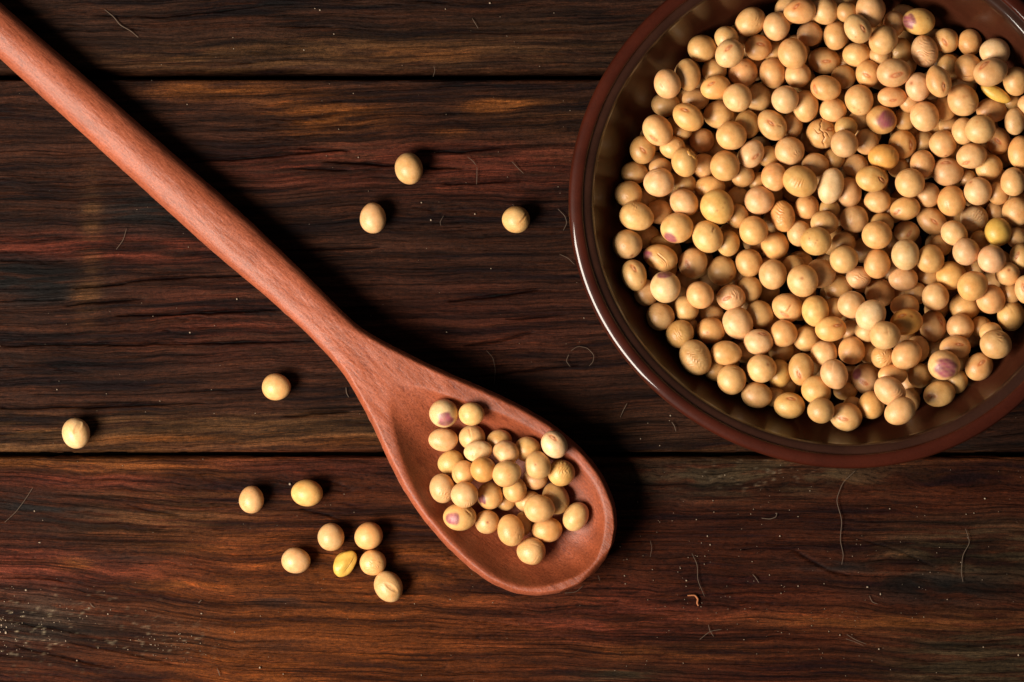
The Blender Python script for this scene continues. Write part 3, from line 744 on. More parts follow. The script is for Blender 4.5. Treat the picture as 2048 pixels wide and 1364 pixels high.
SPOON = [
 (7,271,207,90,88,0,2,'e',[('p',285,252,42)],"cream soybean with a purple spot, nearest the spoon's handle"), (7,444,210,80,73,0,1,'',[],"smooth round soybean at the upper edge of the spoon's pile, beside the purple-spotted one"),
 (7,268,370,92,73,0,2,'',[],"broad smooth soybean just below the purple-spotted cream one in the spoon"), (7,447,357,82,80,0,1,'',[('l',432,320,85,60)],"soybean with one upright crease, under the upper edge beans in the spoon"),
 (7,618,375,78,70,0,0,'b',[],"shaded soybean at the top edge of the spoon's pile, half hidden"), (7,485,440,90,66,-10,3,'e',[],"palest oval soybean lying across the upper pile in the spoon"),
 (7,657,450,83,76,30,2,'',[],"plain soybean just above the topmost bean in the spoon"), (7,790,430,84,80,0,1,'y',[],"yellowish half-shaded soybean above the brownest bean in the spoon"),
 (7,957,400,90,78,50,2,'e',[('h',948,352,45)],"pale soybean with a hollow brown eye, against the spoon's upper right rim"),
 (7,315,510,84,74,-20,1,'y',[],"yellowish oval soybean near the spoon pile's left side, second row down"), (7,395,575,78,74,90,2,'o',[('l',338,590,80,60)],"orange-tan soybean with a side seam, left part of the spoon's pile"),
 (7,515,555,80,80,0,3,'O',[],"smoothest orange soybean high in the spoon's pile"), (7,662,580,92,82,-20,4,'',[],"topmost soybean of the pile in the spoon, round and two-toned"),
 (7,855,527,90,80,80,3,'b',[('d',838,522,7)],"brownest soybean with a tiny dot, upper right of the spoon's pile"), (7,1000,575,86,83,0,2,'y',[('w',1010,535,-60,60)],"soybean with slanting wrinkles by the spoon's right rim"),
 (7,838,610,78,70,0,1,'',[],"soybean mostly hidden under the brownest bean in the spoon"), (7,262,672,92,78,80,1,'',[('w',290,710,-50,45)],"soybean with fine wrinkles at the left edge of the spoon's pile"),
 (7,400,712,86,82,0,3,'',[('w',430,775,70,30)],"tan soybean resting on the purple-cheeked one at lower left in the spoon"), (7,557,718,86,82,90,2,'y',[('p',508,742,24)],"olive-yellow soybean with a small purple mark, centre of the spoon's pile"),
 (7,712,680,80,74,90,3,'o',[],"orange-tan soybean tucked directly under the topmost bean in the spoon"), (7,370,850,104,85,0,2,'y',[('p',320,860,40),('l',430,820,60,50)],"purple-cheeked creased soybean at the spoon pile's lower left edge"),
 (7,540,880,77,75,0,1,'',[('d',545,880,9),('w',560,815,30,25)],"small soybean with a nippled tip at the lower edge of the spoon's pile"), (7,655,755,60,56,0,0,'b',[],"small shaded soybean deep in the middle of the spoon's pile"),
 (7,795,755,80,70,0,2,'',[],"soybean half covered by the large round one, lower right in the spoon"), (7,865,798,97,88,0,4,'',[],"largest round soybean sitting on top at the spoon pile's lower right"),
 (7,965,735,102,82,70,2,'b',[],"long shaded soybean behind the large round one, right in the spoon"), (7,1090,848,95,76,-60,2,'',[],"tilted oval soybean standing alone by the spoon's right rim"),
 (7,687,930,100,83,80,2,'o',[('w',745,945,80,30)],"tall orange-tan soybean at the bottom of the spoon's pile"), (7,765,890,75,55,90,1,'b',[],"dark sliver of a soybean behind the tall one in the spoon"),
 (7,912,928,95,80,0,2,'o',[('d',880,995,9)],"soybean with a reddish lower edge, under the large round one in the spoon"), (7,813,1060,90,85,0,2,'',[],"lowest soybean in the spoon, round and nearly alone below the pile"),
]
LOOSE = [
 (8,818,337,32,28,80,0,'',[],"topmost loose soybean on the table, smooth, between handle and bowl"), (8,746,436,31,26,88,0,'',[],"upright oval loose soybean next to the spoon handle's upper side"),
 (8,1032,439,28,27,0,0,'',[('l',1048,436,-35,26)],"loose soybean with a dark cracked side, beside the bowl's left rim"), (8,553,774,29,27,0,0,'',[],"round loose soybean under the spoon's neck on the middle plank"),
 (8,152,866,31,28,80,0,'e',[('D',158,853,-60)],"dented pale soybean at far left above the plank gap"), (8,503,999,28,25,95,0,'k',[],"small upright soybean on the lower plank, left of the yellow one"),
 (8,614,986,32,27,5,0,'y',[],"glossy yellow oval soybean just under the plank gap"), (8,662,1074,28,27,90,0,'k',[],"round pinkish soybean at the upper left of the loose cluster"),
 (8,737,1072,29,27,-30,0,'o',[],"orange-tan soybean at the upper right of the loose cluster"), (8,592,1121,29,26,5,0,'k',[],"pinkish soybean lying apart to the left of the loose cluster"),
 (8,691,1126,29,20,-52,0,'Y',[('shrivel',),('l',704,1132,-50,36)],"small shrivelled yellow soybean in the middle of the loose cluster"), (8,746,1125,27,26,0,0,'',[('w',752,1132,30,16)],"lightly wrinkled soybean just right of the shrivelled yellow one"),
 (8,777,1173,33,28,60,0,'',[('D',784,1174,35)],"largest loose soybean with an oval dent, lowest of the cluster"),
]
TINT = {'': (.645, .375, .160), 'y': (.64, .372, .130), 'Y': (.64, .385, .085), 'o': (.645, .350, .130), 'O': (.61, .295, .075), 'k': (.65, .390, .185), 'b': (.53, .305, .118), 'e': (.68, .450, .225)}  # the brown tint also paints shade into the deep-lying beans
TWORD = {'': 'tan', 'y': 'yellowish', 'Y': 'yellow', 'o': 'orange-tan', 'O': 'orange', 'k': 'pinkish-tan', 'b': 'brown-shaded', 'e': 'pale'}

def ico(level):
    b = bmesh.new()
    bmesh.ops.create_icosphere(b, subdivisions=level, radius=1.0)
    b.verts.ensure_lookup_table()
    v = np.array([p.co[:] for p in b.verts]); f = np.array([[q.index for q in t.verts] for t in b.faces])
    b.free()
    return v / np.linalg.norm(v, axis=1)[:, None], f
ICO = {3: ico(3), 4: ico(4), 5: ico(5), 6: ico(6)}

class Bean: pass
def parse(rows, where):
    out = []
    for r in rows:
        t, x, y, a, b, ang, L, tint = r[:8]
        ox, oy, s = T[t]
        q = Bean()
        q.px, q.py, q.a, q.b = ox + x / s, oy + y / s, a / s, b / s
        q.ang, q.L, q.tint, q.where = R_(-ang), L, tint, where
        q.marks = []
        for m in (r[8] if len(r) > 8 else []):
            if len(m) > 2 and t != 8:
                m = (m[0], (m[1] / s + ox - q.px), (m[2] / s + oy - q.py)) + tuple(m[3:-1]) + ((m[-1] / s,) if m[0] not in 'hD' and m[0] != 'peel' else (m[-1],) if m[0] != 'peel' else ())
            elif len(m) > 2:
                m = (m[0], m[1] - q.px, m[2] - q.py) + tuple(m[3:])
            q.marks.append(m)
        q.label = r[9] if len(r) > 9 else None
        q.ref = r[10] if len(r) > 10 else None
        out.append(q)
    return out

def floor_rest(fl, x, y, r):
    """lowest centre height of a ball of radius r above the height field fl"""
    th = np.arange(16) * (2 * np.pi / 16)
    best = float(fl(np.array([x]), np.array([y]))[0]) + r
    for f in (0.35, 0.6, 0.8, 0.93):
        zz = fl(x + f * r * np.cos(th), y + f * r * np.sin(th)) + r * math.sqrt(1 - f * f)
        best = max(best, float(zz.max()))
    return best

PACK = 0.90
def drop(beans, fl, obst, zmax=None):
    placed = list(obst)
    for q in sorted(beans, key=lambda b: b.L):
        z = 25.0
        for it in range(4):
            k = (CAM_H - z) / CAM_H / PX
            x, y = (q.px - 1024) * k, (682 - q.py) * k
            ra, rb = q.a * k, q.b * k
            rc = rb * q.zs
            r = (ra + rb) * 0.5
            zn = floor_rest(fl, x, y, (r + rc) / 2 * 0.98) - ((r + rc) / 2 - rc)
            if placed:
                P = np.array(placed)
                rr = (P[:, 3] + r) * PACK
                d2 = (P[:, 0] - x) ** 2 + (P[:, 1] - y) ** 2
                m = d2 < rr ** 2
                if m.any():
                    zn = max(zn, float((P[m, 2] + np.sqrt(rr[m] ** 2 - d2[m]) * (0.5 + 0.5 * rc / r)).max()))
            if zmax is not None:
                zn = min(zn, zmax)
            z = zn
        q.x, q.y, q.z, q.ra, q.rb, q.rc = x, y, z, ra, rb, rc
        placed.append((x, y, z, r))
    return placed

def unit(v): return v / np.linalg.norm(v)

def front(q, dx, dy):
    """unit direction on the bean's face seen at image offset dx, dy"""
    rr = (q.a + q.b) / 2
    ux, uy = dx / rr, -dy / rr
    n = math.hypot(ux, uy)
    if n > 0.97: ux, uy, n = ux * 0.97 / n, uy * 0.97 / n, 0.97
    return np.array([ux, uy, math.sqrt(1 - n * n)])

def basis(f, ang):
    t = np.array([math.cos(R_(-ang)), math.sin(R_(-ang)), 0.0])
    e1 = unit(t - (t @ f) * f)
    return e1, np.cross(f, e1)

def build_bean(q, level, rs, name="soybean"):
    n, F = ICO[level]
    R0 = (q.ra + q.rb) / 2
    P = n * np.array([q.ra, q.rb, q.rc])
    P[:, 1:] *= (1 + rs.uniform(-.07, .07) * n[:, :1])
    # superellipse a little, and gentle lumps
    lump = np.zeros(len(n))
    for k in range(5):
        fv = rs.normal(0, 1.6 + 0.5 * k, 3)
        lump += rs.uniform(.3, 1) * np.sin(n @ fv + rs.uniform(0, 6.3)) / (1 + 0.6 * k)
    P *= (1 + 0.014 * lump)[:, None]
    shr = any(m[0] == 'shrivel' for m in q.marks)
    if shr:
        sh = np.zeros(len(n))
        for k in range(8):
            sh += np.sin(n @ rs.normal(0, 2.6, 3) + rs.uniform(0, 6.3))
        P *= (1 + 0.030 * sh)[:, None]
    c, s = math.cos(q.ang), math.sin(q.ang)
    P = P @ np.array([[c, s, 0], [-s, c, 0], [0, 0, 1]])
    M = P / np.linalg.norm(P, axis=1)[:, None]
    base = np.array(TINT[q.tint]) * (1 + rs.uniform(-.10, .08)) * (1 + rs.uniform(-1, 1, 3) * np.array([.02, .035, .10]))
    col = np.tile(base, (len(n), 1))
    mott = np.zeros(len(n))
    for k in range(6):
        mott += np.sin(M @ rs.normal(0, 3.5, 3) + rs.uniform(0, 6.3))
    col *= (1 + 0.028 * mott[:, None] * np.array([0.5, 1.0, 1.7]))
    if q.tint in ('', 'k', 'o') and rs.random() < 0.6:      # a faint ruddy blush
        bl = np.clip(M @ unit(rs.normal(0, 1, 3)), 0, 1) ** 3
        col = col * (1 - 0.20 * bl[:, None] * np.array([0.05, 0.55, 0.7]))
    disp = np.zeros(len(n))
    hil, torn = [], []
    for m in q.marks:
        if m[0] == 'crack':
            fc = front(q, -1.5, -3)
            e1, e2 = basis(fc, 78)
            u, v = M @ e1, M @ e2
            zig = 0.09 * np.sin(u * 6) + 0.045 * np.sin(u * 15 + 1)
            g = np.exp(-((v - zig) / 0.034) ** 2) * (M @ fc > 0) * sstep(0.98, 0.8, np.abs(u))
            e1, e2 = basis(fc, 20)
            u2, v2 = M @ e1, M @ e2
            g2 = np.exp(-((v2 - 0.12 * np.sin(u2 * 7) + 0.05) / 0.028) ** 2) * (M @ fc > 0) * sstep(0.65, 0.4, np.abs(u2))
            g = np.maximum(g, 0.8 * g2)
            disp -= 0.11 * g
            disp += 0.02 * sstep(0.0, 0.12, v - zig) * sstep(0.4, 0.12, v - zig) * (M @ fc > 0)
            col = col * (1 - 0.72 * g[:, None] * np.array([0.7, 0.9, 1]))
            continue
        if m[0] == 'shrivel': continue
        f = front(q, m[1], m[2])
        dist = np.linalg.norm(M - f, axis=1)
        rpx = (q.a + q.b) / 2
        if m[0] == 'p':
            rad = 1.30 * m[3] / rpx
            nz = 0.5 + 0.5 * np.sin(M @ rs.normal(0, 12, 3)) * np.sin(M @ rs.normal(0, 9, 3) + 1)
            nz2 = 0.5 + 0.5 * np.sin(M @ rs.normal(0, 5, 3) + 2)
            mk = sstep(rad * 1.12, rad * 0.72, dist + 0.16 * (nz2 - 0.5)) * (0.78 + 0.22 * nz)
            pc = np.array([0.235, 0.050, 0.088]) * (0.75 + 0.5 * nz2[:, None])
            col = col * (1 - 0.96 * mk[:, None]) + 0.96 * mk[:, None] * pc
        elif m[0] == 'd':
            rad = max(m[3] / rpx, 0.055)
            mk = np.exp(-(dist / rad) ** 2)
            col = col * (1 - 0.75 * mk[:, None] * np.array([0.55, 0.85, 0.9]))
            disp -= 0.25 * rad * mk
        elif m[0] in 'wW':
            e1, e2 = basis(f, m[3])
            rad = m[4] / rpx
            u, v = M @ e1, M @ e2
            lam = 0.20 if m[0] == 'w' else 0.235
            wob = 0.06 * np.sin(u * 6 + v * 4 + rs.uniform(0, 6)) + 0.05 * np.sin(M @ rs.normal(0, 7, 3) + rs.uniform(0, 6)) + 0.03 * np.sin(M @ rs.normal(0, 13, 3))
            ph = 2 * np.pi * (v + wob - (0.35 * u * u if m[0] == 'W' else 0)) / lam
            mk = np.exp(-(dist / max(rad, 0.2)) ** 2) * np.clip(0.45 + 0.55 * np.sin(M @ rs.normal(0, 6, 3) + rs.uniform(0, 6)) + 0.35 * np.sin(u * 9 + v * 14), 0, 1.1)
            ridge = np.sin(ph)
            disp += (0.024 if m[0] == 'w' else 0.034) * ridge * mk
            col = col * (1 - 0.30 * np.clip(-ridge, 0, 1)[:, None] * mk[:, None] * np.array([0.4, 1, 1.2]))  # valleys between ridges darkened in the colour to deepen their shade
        elif m[0] == 's':
            mk = np.exp(-(dist / (m[3] / rpx)) ** 2)
            col = col * (1 - 0.4 * mk[:, None] * np.array([0.4, 0.8, 0.9]))
        elif m[0] in ('l', 'f'):
            st = 1.0 if m[0] == 'l' else 0.4
            e1, e2 = basis(f, m[3])
            ln = m[4] / rpx / 2
            u, v = M @ e1, M @ e2
            bow = 0.06 * np.sin(u / ln * 1.5)
            g = np.exp(-((v - bow) / 0.05) ** 2) * sstep(ln * 1.3, ln * 0.6, np.abs(u)) * (M @ f > 0)
            disp -= 0.055 * g * st
            disp += 0.02 * st * np.exp(-((v - bow - 0.11) / 0.06) ** 2) * sstep(ln * 1.3, ln * 0.6, np.abs(u)) * (M @ f > 0)
            col = col * (1 - 0.45 * st * g[:, None] * np.array([0.5, 0.9, 1]))
        elif m[0] in 'hD':
            e1, e2 = basis(f, m[3])
            u, v = M @ e1, M @ e2
            big = 1.55 if m[0] == 'D' else (1.25 if q.ref in ("the big-eyed bean", "the deep-seamed bean") else 1.0)
            E = np.sqrt((u / (0.30 * big)) ** 2 + (v / (0.115 * big)) ** 2) + 10 * (M @ f < 0)
            ring = np.exp(-((E - 1.0) / 0.32) ** 2)
            soft = np.exp(-(E / 2.0) ** 2)
            disp -= 0.028 * ring + 0.03 * soft
            if m[0] == 'h':
                col = col * (1 - 0.62 * ring[:, None] * np.array([0.35, 0.85, 0.95])) * (1 - 0.18 * soft[:, None] * np.array([0.1, .8, 1]))
            else:
                disp -= 0.05 * np.exp(-(E / 0.9) ** 4)
                disp += 0.03 * np.exp(-((E - 1.25) / 0.25) ** 2)
            hil.append((f, e1, e2, big, m[0]))
        elif m[0] == 'peel':
            torn.append((f, basis(f, 60)))
    Pn = P + M * (disp * R0)[:, None]
    me = mesh_from(name, Pn, F, np.clip(col, 0.01, 0.9))
    o = link(name, me, M_BEAN, None, (q.x * MM, q.y * MM, q.z * MM))
    # hilum scars and torn skin as parts
    def surf(d):
        i = np.argmax(d @ M.T, axis=1)
        return np.linalg.norm(Pn[i], axis=1)
    for f, e1, e2, big, kind in hil:
        rings, seg = 4, 18
        V = []; th = np.arange(seg) * 2 * np.pi / seg
        for i in range(1, rings + 1):
            rr = i / rings
            d = f[None] + rr * (0.235 * big * np.cos(th)[:, None] * e1 + 0.078 * big * np.sin(th)[:, None] * e2)
            d /= np.linalg.norm(d, axis=1)[:, None]
            hgt = (0.020 if kind == 'h' else 0.004) * (1 - rr ** 2) - 0.002 - (0.035 if i == rings else 0) - (0.014 * np.exp(-(np.sin(th) * rr / 0.28) ** 2) * (rr < 0.85))
            R = np.median(surf(d)) * 0.35 + surf(d) * 0.65
            V.append(d * (R + hgt * R0)[:, None])
        V = np.concatenate([((surf(f[None])[0] + 0.010 * R0) * f)[None], *V])
        Fq = []
        for i in range(rings - 1):
            a = 1 + i * seg
            for j in range(seg):
                Fq.append((a + j, a + seg + j, a + seg + (j + 1) % seg, a + (j + 1) % seg))
        Ft = [(0, 1 + j, 1 + (j + 1) % seg) for j in range(seg)]
        link("hilum", mesh_from("hilum", V, [np.array(Fq), np.array(Ft)]), M_HILUM if kind == 'h' else M_BEAN_PLAIN, o)
    for f, (e1, e2) in torn:
        seg = 22; th = np.arange(seg) * 2 * np.pi / seg
        jag = 1 + 0.28 * np.sin(th * 3 + 1) + 0.14 * np.sin(th * 7)
        V = [f * (surf(f[None])[0] + 0.075 * R0)]
        for rr, hh in ((0.5, 0.07), (1.0, 0.05), (1.02, -0.03)):
            d = f[None] + rr * jag[:, None] * (0.46 * np.cos(th)[:, None] * e1 + 0.27 * np.sin(th)[:, None] * e2)
            d /= np.linalg.norm(d, axis=1)[:, None]
            V.append(d * (surf(d) + (hh + 0.025 * np.sin(th * 2)) * R0)[:, None])
        V = np.concatenate([V[0][None], *V[1:]])
        Fq = [(1 + i * seg + j, 1 + (i + 1) * seg + j, 1 + (i + 1) * seg + (j + 1) % seg, 1 + i * seg + (j + 1) % seg) for i in range(2) for j in range(seg)]
        Ft = [(0, 1 + j, 1 + (j + 1) % seg) for j in range(seg)]
        link("torn_skin", mesh_from("torn_skin", V, [np.array(Fq), np.array(Ft)]), M_SKIN, o)
    return o

M_BEAN_PLAIN = mat_plain("pale_dent", (0.58, 0.33, 0.13), 0.5)

bowl_b, spoon_b, loose_b = parse(BOWL, 'bowl'), parse(SPOON, 'spoon'), parse(LOOSE, 'table')
rz = np.random.default_rng(5)
FAINT = np.random.default_rng(31)
for q in bowl_b + spoon_b + loose_b:
    q.zs = rz.uniform(0.93, 1.02) * (0.9 if q.a / q.b > 1.25 else 1)

# the beans beneath, which carry the visible ones (only slivers show between them)
def fill_layer(z, rmax, seed, r0=3.35):
    r = np.random.default_rng(seed); pts = []
    for _ in range(9000):
        a = r.uniform(0, 2 * np.pi); d = rmax * math.sqrt(r.uniform())
        p = (BC[0] + d * math.cos(a), BC[1] + d * math.sin(a))
        if all((p[0] - o[0]) ** 2 + (p[1] - o[1]) ** 2 > 6.35 ** 2 for o in pts): pts.append(p)
    return [(x, y, max(z + r.uniform(-1.2, 1.2), floor_rest(bowl_floor, x, y, r0)), r0) for x, y in pts]
fill = fill_layer(18.0, 44.5, 3) + fill_layer(24.2, 48.5, 4)
Vs, Fs, Cs, off = [], [], [], 0
rf = np.random.default_rng(8)
for (x, y, z, r0) in fill:
    n, F = ICO[3]
    a, b_, c_ = r0 * rf.uniform(.98, 1.15), r0 * rf.uniform(.9, 1.0), r0 * rf.uniform(.9, 1.0)
    th = rf.uniform(0, 6.3)
    P = n * np.array([a, b_, c_]); c, s = math.cos(th), math.sin(th)
    P = P @ np.array([[c, s, 0], [-s, c, 0], [0, 0, 1]]) + np.array([x, y, z])
    Vs.append(P); Fs.append(F + off); off += len(n)
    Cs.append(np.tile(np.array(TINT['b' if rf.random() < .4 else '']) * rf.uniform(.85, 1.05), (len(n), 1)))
me = mesh_from("soybean_fill", np.concatenate(Vs), np.concatenate(Fs), np.concatenate(Cs))
tag(link("soybean_fill", me, M_BEAN), "mass of buried soybeans filling the clay bowl under the visible ones", "soybeans", kind="stuff")

drop(bowl_b, bowl_floor, fill, 46.0)
drop(spoon_b, spoon_floor, [])
drop(loose_b, lambda x, y: np.zeros(np.shape(x)), [])

# ---- labels: each bowl bean is placed by a bean one can find
marks_ref = [q for q in bowl_b if q.ref]
DIRS = ["right of", "lower right of", "below", "lower left of", "left of", "upper left of", "above", "upper right of"]
ORD = ["first", "second", "third", "fourth", "fifth", "sixth", "seventh", "eighth", "ninth"]
def sector(m, q):
    return int(round(math.degrees(math.atan2(q.py - m.py, q.px - m.px)) / 45.0)) % 8
used = set(q.label for q in bowl_b if q.label)
for q in bowl_b:
    if q.label: continue
    best = None
    for m in marks_ref:
        d = math.hypot(q.px - m.px, q.py - m.py)
        sc = sector(m, q)
        rank = sum(1 for o in bowl_b if o is not m and sector(m, o) == sc and math.hypot(o.px - m.px, o.py - m.py) < d)
        key = (rank, d)
        kind = []
        hs = [k[0] for k in q.marks]
        word = TWORD[q.tint]
        if 'w' in hs or 'W' in hs: kind.append("wrinkled")
        kind.append(word)
        pre = "deep-lying " if q.L == 0 else ("half-covered " if q.L == 1 else "")
        post = " showing its eye" if 'h' in hs else ""
        lab = f"{pre}{' '.join(kind)} soybean{post}, {ORD[min(rank, 8)]} to the {DIRS[sc]} {m.ref}".replace("to the below", "straight below").replace("to the above", "straight above")
        if lab in used: continue
        if best is None or key < best[0]: best = (key, lab)
    q.label = best[1]
    used.add(q.label)

rb = np.random.default_rng(21)
for lst, grp in ((bowl_b, "soybeans in the clay bowl"), (spoon_b, "soybeans in the wooden spoon"), (loose_b, "loose soybeans on the table")):
    for q in lst:
        if not q.marks and q.L >= 1:                 # most skins carry some small flaw
            rr = (q.a + q.b) / 2
            for _k in range(int(FAINT.integers(0, 4))):
                an, d = FAINT.uniform(0, 6.3), rr * math.sqrt(FAINT.uniform(0, .8))
                if FAINT.random() < .45: q.marks.append(('f', d * math.cos(an), d * math.sin(an), FAINT.uniform(0, 180), rr * FAINT.uniform(.4, 1.0)))
                else: q.marks.append(('s', d * math.cos(an), d * math.sin(an), rr * FAINT.uniform(.04, .11)))
        real = [k for k in q.marks if k[0] not in 'fs' or k[0] == 'shrivel']
        lv = 4 if (q.L <= 1 and not real) else 5
        if q.where == 'bowl' and not real and q.L < 3: lv = 4
        if any(k[0] in ('w', 'W', 'crack', 'shrivel') for k in q.marks): lv = 6
        o = build_bean(q, lv, rb)
        tag(o, q.label, "soybean", grp)

# ------------------------------------------------------------------ lint, chips and dust
def tube(name, pts, r0, mat, label, cat, group, wob=0.5, z=0.35, seed=1):
    p = np.array(pts, float)
    k = np.arange(len(p)); kk = np.linspace(0, len(p) - 1, (len(p) - 1) * 6 + 1)
    x = np.interp(kk, k, p[:, 0]); y = np.interp(kk, k, p[:, 1])
    ker = np.array([1, 3, 4, 3, 1.]); ker /= ker.sum()
    xs = np.convolve(np.pad(x, 2, mode='edge'), ker, 'valid'); ys = np.convolve(np.pad(y, 2, mode='edge'), ker, 'valid')
    r = np.random.default_rng(seed)
    X, Y = wxy(xs, ys)
    Z = z + 0.25 * np.abs(np.sin(kk * r.uniform(.5, 1.1) + r.uniform(0, 3)))
    C = np.stack([X, Y, Z], -1)
    cen = C.mean(0) * np.array([1, 1, 0])
    C = C - cen
    tg = np.gradient(C, axis=0); tg /= np.linalg.norm(tg, axis=1)[:, None] + 1e-9
    sd = np.cross(tg, [0, 0, 1.0]); sd /= np.linalg.norm(sd, axis=1)[:, None] + 1e-9
    upv = np.cross(sd, tg)
    th = np.arange(6) * np.pi / 3
    rad = 0.66 * r0 * (0.55 + 0.45 * np.sin(np.pi * np.linspace(0.08, 0.92, len(C))))
    V = C[:, None, :] + rad[:, None, None] * (np.cos(th)[None, :, None] * sd[:, None, :] + np.sin(th)[None, :, None] * upv[:, None, :])
    n = len(C); idx = np.arange(n * 6).reshape(n, 6); nx = np.roll(idx, -1, 1)
    F = np.stack([idx[:-1], nx[:-1], nx[1:], idx[1:]], -1).reshape(-1, 4)
    me = mesh_from(name, V.reshape(-1, 3), [F, idx[0][None, ::-1], idx[-1][None]])
    return tag(link(name, me, mat, None, (cen[0] * MM, cen[1] * MM, 0)), label, cat, group)

FG = "lint fibres on the table"
FIB = [
 ([(208, 18), (228, 34), (240, 50), (262, 62), (278, 76)], .16, "pale bent lint fibre on the top plank above the spoon handle"),
 ([(254, 455), (247, 480), (232, 500)], .12, "short dark-tipped lint fibre left of the spoon handle"),
 ([(1714, 938), (1685, 965), (1672, 1000), (1684, 1040), (1680, 1080), (1687, 1110), (1683, 1130)], .13, "longest wavy lint fibre hanging below the clay bowl"),
 ([(1930, 1055), (1940, 1085), (1925, 1110), (1922, 1145), (1926, 1165)], .13, "kinked lint fibre at the far right of the lower plank"),
 ([(1383, 1105), (1395, 1130), (1395, 1160), (1410, 1195)], .11, "drooping lint fibre above the orange chip"),
 ([(1522, 1036), (1540, 1038), (1552, 1034), (1554, 1025)], .17, "thick curled lint fibre in the middle of the lower plank"),
 ([(1505, 1148), (1512, 1156), (1518, 1166)], .14, "tiny straight fibre right of the drooping one"),
 ([(1398, 1280), (1420, 1262), (1446, 1258)], .11, "lint fibre crossing another near the bottom, lower plank"),
 ([(1416, 1248), (1420, 1262), (1428, 1274)], .11, "shorter lint fibre crossed by a longer one near the bottom"),
 ([(1692, 1268), (1712, 1280), (1735, 1289)], .12, "straight lint fibre near the lower right corner"),
 ([(1690, 1277), (1712, 1284), (1728, 1292)], .10, "thinner lint fibre beside the straight one near the lower right"),
 ([(1738, 1190), (1744, 1204), (1756, 1208)], .12, "small elbow-shaped fibre on the right of the lower plank"),
 ([(1138, 708), (1132, 722), (1141, 734)], .10, "short arc of lint closing the ring's left side"),
 ([(1141, 702), (1156, 692), (1175, 696), (1188, 710), (1186, 724), (1178, 732)], .10, "ring-shaped lint fibre between spoon and bowl"),
 ([(1024, 408), (1034, 418), (1040, 426)], .09, "faint lint speck-fibre touching the cracked loose soybean"),
 ([(954, 332), (954, 352), (953, 370)], .10, "upright thin fibre right of the topmost loose soybean"),
 ([(934, 313), (946, 322), (953, 332)], .10, "slanting thin fibre joined above the upright one"),
 ([(1023, 322), (1034, 334), (1048, 348)], .11, "pair-like slanting fibre near the bowl's left rim"),
 ([(1115, 417), (1130, 432), (1134, 446), (1126, 462)], .11, "hooked fibre just outside the bowl's left rim"),
 ([(1118, 508), (1136, 516), (1150, 530)], .10, "curved fibre running under the bowl's left rim"),
 ([(1255, 805), (1247, 820), (1240, 835)], .13, "slanting pale splinter below the bowl's bright rim streak"),
 ([(1343, 843), (1349, 852), (1352, 864)], .13, "short pale fibre close under the bowl's lower left rim"),
 ([(692, 774), (693, 786), (698, 795)], .14, "pale chaff hair touching the spoon's neck from below"),
 ([(972, 700), (986, 715), (991, 740), (988, 770)], .08, "faint hair above the spoon's upper rim"),
 ([(944, 36), (950, 46), (957, 58)], .12, "short pale fibre on the top plank left of the bowl"),
 ([(868, 132), (870, 142), (866, 154)], .09, "thin hair crossing the upper plank gap"),
 ([(888, 430), (880, 444), (882, 452)], .08, "wispy hair between the two upper loose soybeans"),
 ([(1300, 1080), (1304, 1095), (1300, 1115)], .08, "faint upright hair right of the spoon's tip"),
 ([(1128, 1186), (1152, 1184), (1168, 1170)], .09, "fibre curling out under the spoon's tip"),
 ([(1196, 1150), (1200, 1162)], .09, "stubby hair at the spoon's lower right rim"),
 ([(434, 1336), (438, 1344), (440, 1352)], .14, "stubby pale fibre at the bottom edge of the lower plank"),
 ([(397, 1206), (404, 1199)], .16, "pale chaff stub on the stained left part of the lower plank"),
 ([(180, 1206), (186, 1213), (191, 1215)], .15, "pinkish lint stub left on the lower plank"),
 ([(68, 972), (50, 1000), (32, 1024), (8, 1046)], .10, "faint brown scratch line at the far left of the lower plank"),  # a scratch in the wood, added as a thin raised tube
]
for i, (pts, r0, lab) in enumerate(FIB):
    tube("lint_fibre", pts, r0, M_FIBRE, lab, "fibre", FG, seed=i + 1)
tag(tube("husk_chip", [(1374, 1191), (1390, 1190), (1396, 1198), (1394, 1206), (1397, 1212)], .38, M_CHIP, "small curled orange husk chip lying on the lower plank", "chip", None, seed=90), None)

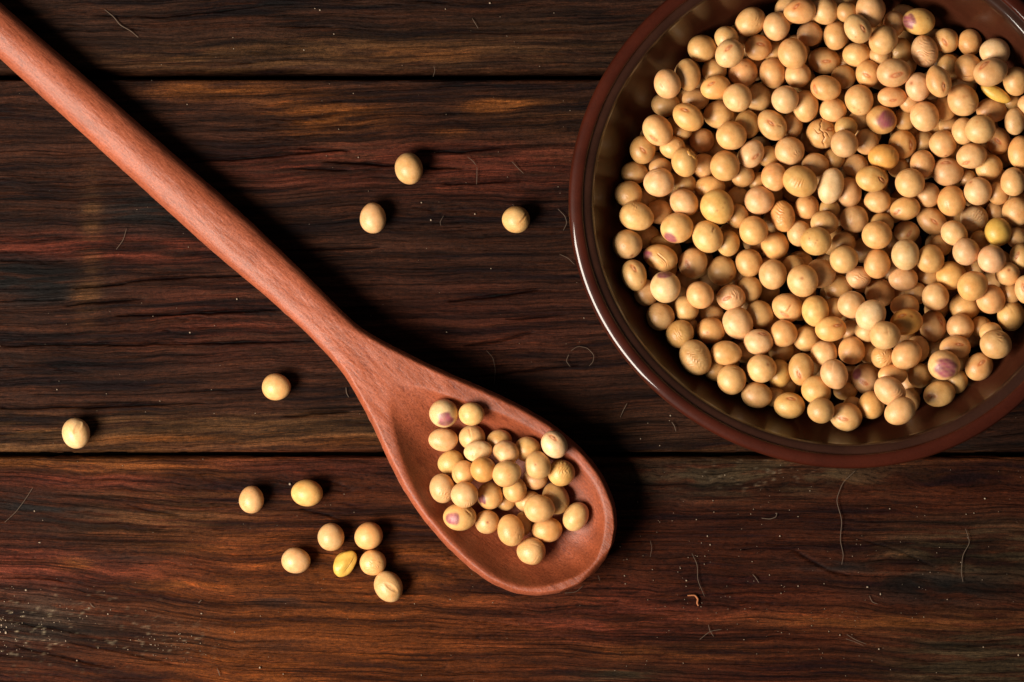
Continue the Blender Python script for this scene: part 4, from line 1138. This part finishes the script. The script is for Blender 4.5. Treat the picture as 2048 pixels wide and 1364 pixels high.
# dust: specks that nobody would count
rd = np.random.default_rng(77)
V, F, off = [], [], 0
n, f = ICO[3][0][:0], None
b = bmesh.new(); bmesh.ops.create_icosphere(b, subdivisions=1, radius=1.0)
n = np.array([v.co[:] for v in b.verts]); f = np.array([[q.index for q in t.verts] for t in b.faces]); b.free()
spots = [(69, 1022, 1.9), (391, 915, 2.2), (580, 968, 3.2), (377, 494, 2.0), (474, 598, 2.6), (380, 665, 2.2), (114, 779, 1.8), (80, 1085, 2), (320, 802, 2), (78, 1085, 1.5),
         (1560, 1072, 2.6), (1735, 1174, 2.8), (1761, 1188, 2.6), (1373, 1161, 2.4), (1428, 1024, 2), (1426, 1001, 2), (1415, 1072, 2), (1967, 1294, 2.2), (2037, 1310, 2.4), (1758, 1298, 3.0),
         (520, 1335, 3.0), (9, 1203, 2.6), (52, 1180, 3.0), (12, 1265, 3.4), (154, 1321, 2.6), (216, 1228, 2), (950, 428, 2.2), (982, 537, 2.2), (1168, 636, 2.0), (1341, 831, 2.4), (862, 440, 2.6),
         (843, 405, 2.2), (668, 68, 2.2), (640, 20, 2.2), (630, 17, 2), (466, 75, 2), (980, 6, 2.4), (891, 18, 2), (1014, 72, 1.8), (608, 100, 2.0), (1970, 997, 2.4), (1948, 1026, 2.2), (1680, 1270, 2.2)]
for _ in range(70):
    spots.append((abs(rd.normal(0, 110)), 1250 + rd.normal(0, 45), rd.choice([1.0, 1.5, 2.2], p=[.5, .35, .15])))
for _ in range(50):
    spots.append((rd.normal(350, 50), 1290 + rd.normal(0, 22), rd.choice([0.9, 1.4, 1.8], p=[.5, .35, .15])))
for _ in range(330):
    spots.append((rd.uniform(0, 2048), rd.uniform(0, 1364), rd.choice([0.8, 1.0, 1.2, 1.6], p=[.4, .3, .2, .1])))
for _ in range(170):
    spots.append((1240 + abs(rd.normal(0, 420)), 1160 + rd.normal(0, 120), rd.choice([0.9, 1.3, 1.8], p=[.5, .35, .15])))
for (x, y, r) in spots:
    if 133 < y < 160 or 902 < y < 916: continue
    X, Y = wxy(x, y); r = r / PX * 0.8
    V.append(n * r * rd.uniform(.6, 1.3, 3) + np.array([X, Y, r * 0.4 + 0.05])); F.append(f + off); off += len(n)
me = mesh_from("dust_specks", np.concatenate(V), np.concatenate(F))
tag(link("dust_specks", me, M_DUST), "pale dust specks and crumbs scattered over the planks", "dust", kind="stuff")
